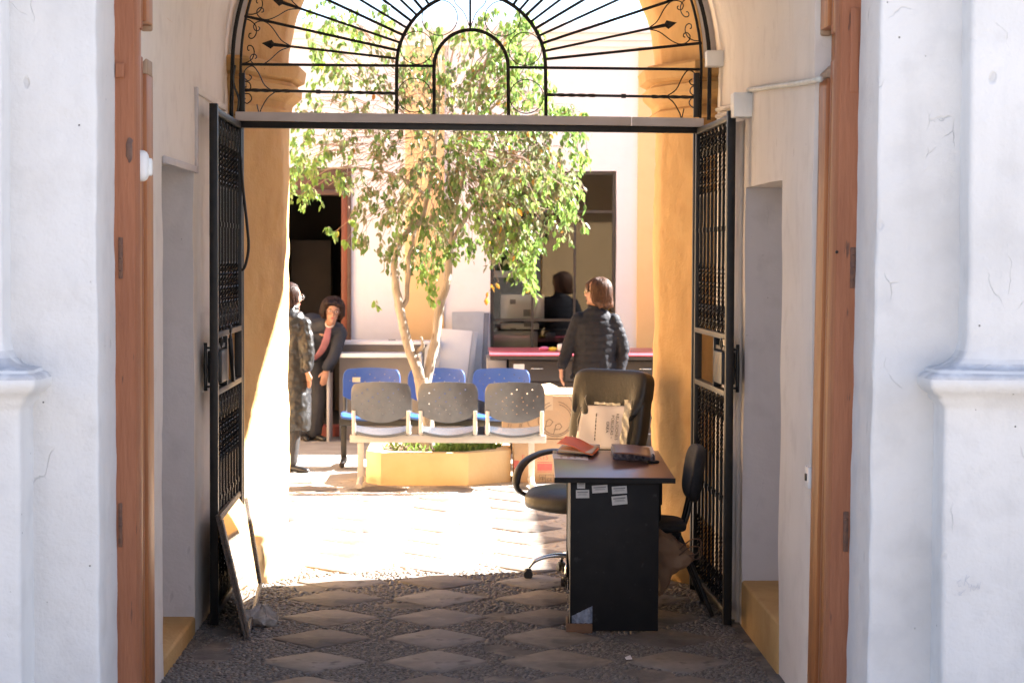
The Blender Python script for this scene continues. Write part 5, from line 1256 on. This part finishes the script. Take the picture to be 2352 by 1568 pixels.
# ---- woman in the quilted jacket, back to us, head turned left
YC = 18.0
A = lambda x, y, d=0: at(x, y, YC + d)
WC = thing('person', 'woman in black quilted jacket standing with her back turned by the red table', 'person', (A(1366, 800).x, YC, 0))
SX = V((1, 0, 0)); hd = A(1371, 672, 0); pel = A(1366, 880)
hipz = .86; body = MB()
neck, chest, waist = A(1368, 714, .01), A(1367, 752), A(1366, 820)
torso(body, [(V((pel.x, YC, .80)), .14, .8), (V((pel.x, YC, .92)), .165, .7), (waist, .14, .7), (chest, .165, .62), (A(1368, 728), .14, .6), (neck, .05, 1), (hd - V((0, 0, .06)), .045, 1)], SX)
shL, elL, wrL = A(1328, 735), A(1305, 797, .0), A(1289, 846, -.04); shR, elR, wrR = A(1412, 738), A(1430, 800, .02), A(1424, 856, -.02)
limbt(body, [shL, elL, wrL], [.05, .04, .026]); limbt(body, [shR, elR, wrR], [.05, .04, .026])
hand(body, wrL, A(1289, 880, -.05) - wrL, (0, 1, 0), (1, .2, 0)); hand(body, wrR, (0, 0, -1), (0, 1, 0), (-1, 0, 0))
for s in (-1, 1):
    x = pel.x + s * .095; limbt(body, [V((x, YC, .84)), V((x, YC - .01, .45)), V((x, YC, .08))], [.085, .055, .038])
Rr, r_, f_, u_ = head(body, hd, (-.97, .22, .02), (0, 0, 1))
remesh(body, 'body', SKIN, WC, .008, 3)
gold = mat('gold_wire', (.75, .55, .3), (.7, .5, .25), 9, .25, metal=.8)
face(WC, hd, r_, f_, u_, 1.0, True, gold)
H1 = hairmat('brown_hair', (.095, .04, .02), (.035, .015, .008))
hb = MB(); hb.ell(hd + u_ * .030 - f_ * .022, (.090, .098, .102), 14, Rr); hb.ell(hd - f_ * .055 - u_ * .035, (.078, .062, .095), 12, Rr)
for s in (-1, 1): hb.ell(hd + r_ * s * .062 - f_ * .012 - u_ * .03, (.026, .052, .085), 10, Rr)
hb.ell(hd - f_ * .085 - u_ * .085, (.062, .05, .05), 8, Rr); hb.tube([hd - f_ * .06 + u_ * .02, hd - f_ * .095 - u_ * .06, hd - f_ * .135 - u_ * .125], [.07, .052, .018], 10); hb.tube([hd - f_ * .03 - u_ * .04 - r_ * .05, hd - f_ * .05 - u_ * .10 - r_ * .055, hd - f_ * .03 - u_ * .135 - r_ * .05], [.035, .03, .012], 8); hb.tube([hd + f_ * .055 + u_ * .085, hd + f_ * .075 + u_ * .06 - r_ * .03, hd + f_ * .065 + u_ * .0 - r_ * .066], [.03, .024, .012], 8)
hr = remesh(hb, 'hair', H1, WC, .007, 3, lambda p, n_: n_ * (.009 * noise.noise(V((p.x * 70, p.y * 70, p.z * 11))) + .006 * noise.noise(p * 18)))
strands(hr, hd, Rr, H1, 260, (.094, .106, .106), .15, 1, 62)
JK = fabric('navy_quilted_nylon', (.011, .011, .017), (.008, .008, .012), .7, spec=.22)
jk = MB()
torso(jk, [(A(1366, 868), .205, .60), (A(1366, 846), .20, .62), (A(1366, 815), .180, .66), (A(1367, 770), .192, .62), (A(1368, 742), .19, .56), (A(1368, 722), .135, .62), (A(1368, 709), .075, .95), (A(1369, 703), .070, 1)], SX)
limbt(jk, [A(1330, 733), elL, wrL + V((.006, 0, .03))], [.066, .060, .046]); limbt(jk, [A(1409, 736), elR, wrR + V((0, 0, .02))], [.066, .060, .046])
for s, x in ((-1, 1324), (1, 1408)): jk.ell(A(x, 866), (.06, .08, .03), 8)
def quilt(p, n_):
    k = abs(sin(p.z * pi / .058)) ** .5; return n_ * (.0045 * k - .003 + .005 * noise.noise(p * 22) * k)
remesh(jk, 'jacket', JK, WC, .0075, 4, quilt)
tb = MB()
torso(tb, [(V((pel.x, YC, .78)), .16, .75), (V((pel.x, YC, .88)), .17, .7), (V((pel.x, YC, .98)), .155, .7)], SX)
for s in (-1, 1): limbt(tb, [V((pel.x + s * .09, YC, .82)), V((pel.x + s * .092, YC, .45)), V((pel.x + s * .095, YC + .005, .07))], [.098, .075, .065])
remesh(tb, 'trousers', fabric('navy_trousers', (.012, .014, .022), (.016, .018, .026), .75), WC, .010, 3)
for s in (-1, 1): shoe(WC, V((pel.x + s * .095, YC, .08)), (s * .1, 1))
# collar scarf of dark hair
# ---- woman bending forward, looking at the camera
YB = 20.5
A = lambda x, y, d=0: at(x, y, YB + d)
WB = thing('person', 'woman in navy suit and pink top bending forward beside the doorway', 'person', (A(712, 990).x, YB, 0))
body = MB(); pel = A(711, 842, .18); chest = A(742, 768, -.0); neck = A(757, 745, -.12); hd = A(764, 714, -.22)
axis = (A(788, 760) - A(712, 748)).normalized()
torso(body, [(pel - V((0, 0, .06)), .14, .8), (pel, .165, .72), (A(724, 808, .12), .135, .7), (chest, .16, .62), (A(751, 752, -.06), .13, .6), (neck, .05, 1), (hd - V((0, 0, .055)), .045, 1)], axis)
shR_, elR_, wrR_ = A(716, 750, -.02), A(696, 806, -.10), A(700, 852, -.16); shL_, elL_, wrL_ = A(782, 764, -.05), A(768, 815, -.14), A(750, 850, -.20)
limbt(body, [shR_, elR_, wrR_], [.05, .042, .027]); limbt(body, [shL_, elL_, wrL_], [.05, .042, .027])
hand(body, wrL_, A(741, 884, -.2) - wrL_, (-1, -.2, 0), (0, 1, -.2)); hand(body, wrR_, A(700, 885, -.16) - wrR_, (1, 0, 0), (0, 1, 0))
hips = [(pel.x - .085, YB + .16), (pel.x + .085, YB + .14)]; kn = [V((A(702, 925).x, YB + .04, .43)), V((A(730, 925).x, YB + .02, .43))]; an = [V((A(697, 1000).x, YB + .06, .07)), V((A(722, 1000).x, YB + .02, .07))]
for k in range(2): limbt(body, [V((*hips[k], .78)), kn[k], an[k]], [.085, .055, .038])
Rr, r_, f_, u_ = head(body, hd, (.12, -1, -.16), (.12, 0, 1))
remesh(body, 'body', SKIN, WB, .008, 3); face(WB, hd, r_, f_, u_)
H2 = hairmat('dark_brown_hair', (.026, .011, .008), (.016, .008, .006))
hb = MB(); hb.ell(hd + u_ * .045 - f_ * .030, (.105, .100, .098), 14, Rr); hb.ell(hd - f_ * .05 - u_ * .02, (.10, .065, .09), 12, Rr)
for s in (-1, 1): hb.ell(hd + r_ * s * .088 - f_ * .006 - u_ * .012, (.034, .058, .072), 10, Rr); hb.ell(hd + r_ * s * .05 + f_ * .062 + u_ * .075, (.045, .03, .026), 8, Rr)
hb.ell(hd + f_ * .070 + u_ * .078, (.04, .024, .022), 8, Rr)
hr = remesh(hb, 'hair', H2, WB, .007, 2, lambda p, n_: n_ * (.016 * noise.noise(V((p.x * 32, p.y * 32, p.z * 20)))))
strands(hr, hd, Rr, H2, 240, (.112, .108, .112), .10, 2, 48)
SU = fabric('navy_suit_cloth', (.015, .017, .028), (.011, .013, .022), .7)
jk = MB()
torso(jk, [(pel + V((0, .0, -.05)), .185, .72), (pel + V((0, 0, .05)), .185, .74), (A(726, 800, .12), .172, .78), (A(742, 770, .03), .19, .68), (A(748, 754, -.02), .175, .6), (A(753, 748, -.05), .11, .7), (A(757, 744, -.09), .075, .9)], axis)
limbt(jk, [shR_, elR_, wrR_ + V((0, 0, .03))], [.068, .060, .045]); limbt(jk, [shL_, elL_, wrL_ + V((0, 0, .03))], [.070, .060, .046])
jk.ell(A(717, 741, .08), (.125, .13, .095), 12); jk.ell(A(722, 757, .06), (.17, .15, .13), 12); jk.ell(A(712, 776, .06), (.12, .14, .14), 12); jk.tube([A(720, 752, -.03), A(745, 748, -.06), A(782, 762, -.05)], [.085, .095, .08], 12)
jk.tube([A(783, 775, -.04), A(770, 815, .0), A(752, 850, .05)], [.05, .055, .05], 10)
remesh(jk, 'blazer', SU, WB, .009, 4, lambda p, n_: n_ * .006 * noise.noise(p * 11))
PK = fabric('pink_knit', (.30, .12, .14), (.25, .10, .115), .8)
pk = MB(); pk.tube(spline([A(756, 746, -.155), A(753, 762, -.155), A(748, 785, -.14), A(738, 806, -.105), A(724, 822, -.06), A(714, 830, -.04)], 4), interp([.024, .034, .040, .038, .03, .015], 4), 14, sq=.3, side=(1, 0, .3))
remesh(pk, 'pink_top', PK, WB, .007, 3); 
MB().tube([A(757 + 9 * cos(a), 744 + 7 * sin(a), -.165 - .03 * sin(a)) for a in [k * pi / 8 for k in range(-1, 10)]], .006, 6).build('necklace', mat('pearl', (.7, .66, .62), (.65, .6, .55), 30, .25), WB, smooth=True)
tb = MB(); torso(tb, [(pel - V((0, 0, .12)), .165, .75), (pel, .175, .72), (pel + V((.03, -.02, .1)), .15, .72)], SX)
for k in range(2): limbt(tb, [V((*hips[k], .77)), kn[k], an[k] + V((0, 0, .02))], [.105, .085, .075])
remesh(tb, 'trousers', SU, WB, .010, 3)
for k, d in enumerate(((.3, -1), (.75, -.65))): shoe(WB, an[k], d)
# ---- woman in the long dark coat, half hidden by the pillar
YA = 17.55
A = lambda x, y, d=0: at(x, y, YA + d)
WA = thing('person', 'woman in long shiny dark padded coat half hidden behind the left pillar', 'person', (A(664, 900).x, YA, 0))
body = MB(); cx = A(664, 800).x; hd = A(667, 684, .0); ax = V((.5, -.86, 0))
neck = A(665, 722)
torso(body, [(V((cx, YA, .80)), .14, .8), (V((cx, YA, .92)), .165, .72), (V((cx, YA, 1.08)), .14, .7), (V((cx, YA, 1.25)), .16, .65), (V((cx, YA, 1.34)), .13, .65), (neck, .05, 1), (hd - V((0, 0, .06)), .045, 1)], ax)
sh1, el1, wr1 = A(694, 742, -.08), A(704, 800, -.12), A(705, 852, -.14)
limbt(body, [sh1, el1, wr1], [.05, .042, .027]); limbt(body, [V((cx - .1, YA + .15, 1.31)), V((cx - .14, YA + .2, 1.05)), V((cx - .08, YA + .22, .82))], [.05, .042, .027])
hand(body, wr1, A(712, 886, -.15) - wr1, (.5, -.8, 0), (-.3, .4, 0)); hand(body, V((cx - .08, YA + .22, .82)), (0, 0, -1), (1, 0, 0), (0, -1, 0))
lg = [(V((cx - .06, YA + .10, .84)), V((cx - .05, YA + .1, .45)), V((cx - .06, YA + .10, .08))), (V((cx + .06, YA - .06, .84)), V((A(676, 1000).x, YA - .05, .45)), V((A(670, 1070).x, YA - .05, .08)))]
for q in lg: limbt(body, list(q), [.085, .055, .038])
Rr, r_, f_, u_ = head(body, hd, (.80, .60, 0), (0, 0, 1))
remesh(body, 'body', SKIN, WA, .008, 3); face(WA, hd, r_, f_, u_, 1.0, True, mat('silver_wire', (.6, .6, .6), (.5, .5, .5), 9, .25, metal=.8))
H3 = hairmat('auburn_hair', (.045, .018, .013), (.026, .011, .009))
hb = MB(); hb.ell(hd + u_ * .030 - f_ * .024, (.088, .098, .100), 14, Rr); hb.ell(hd - f_ * .05 - u_ * .03, (.076, .06, .09), 12, Rr); hb.ell(hd - f_ * .06 - u_ * .09, (.05, .035, .05), 8, Rr)
for s in (-1, 1): hb.ell(hd + r_ * s * .062 - f_ * .016 - u_ * .02, (.024, .045, .065), 10, Rr)
hr = remesh(hb, 'hair', H3, WA, .007, 3, lambda p, n_: n_ * (.006 * noise.noise(V((p.x * 60, p.y * 60, p.z * 10)))))
strands(hr, hd, Rr, H3, 200, (.092, .104, .104), .11, 3, 60)
CT = mat('shiny_black_nylon', (.020, .019, .018), (.014, .013, .013), 12, .38, .5, 22, spec=.5)
jk = MB()
torso(jk, [(V((cx + .02, YA, .36)), .19, .82), (V((cx + .02, YA, .55)), .20, .82), (V((cx + .01, YA, .8)), .195, .82), (V((cx, YA, 1.05)), .175, .8), (V((cx, YA, 1.22)), .185, .75), (V((cx, YA, 1.31)), .175, .68), (V((cx, YA, 1.365)), .12, .75), (A(665, 716), .072, 1)], ax)
limbt(jk, [sh1 + V((0, 0, -.01)), el1, wr1 + V((0, 0, .03))], [.072, .066, .048]); limbt(jk, [V((cx - .1, YA + .15, 1.30)), V((cx - .14, YA + .2, 1.05)), V((cx - .08, YA + .22, .86))], [.072, .066, .048])
remesh(jk, 'coat', CT, WA, .009, 3, lambda p, n_: n_ * (.012 * noise.noise(p * 13) + .006 * noise.noise(p * 30)))
tb = MB()
for q in lg: limbt(tb, [q[0] + V((0, 0, -.1)), q[1], q[2] + V((0, 0, .02))], [.095, .072, .055])
remesh(tb, 'trousers', fabric('dark_grey_trousers', (.03, .026, .026), (.022, .02, .02), .6), WA, .010, 3)
for q, d in zip(lg, ((.6, -.6), (.8, -.3))): shoe(WA, q[2], d)
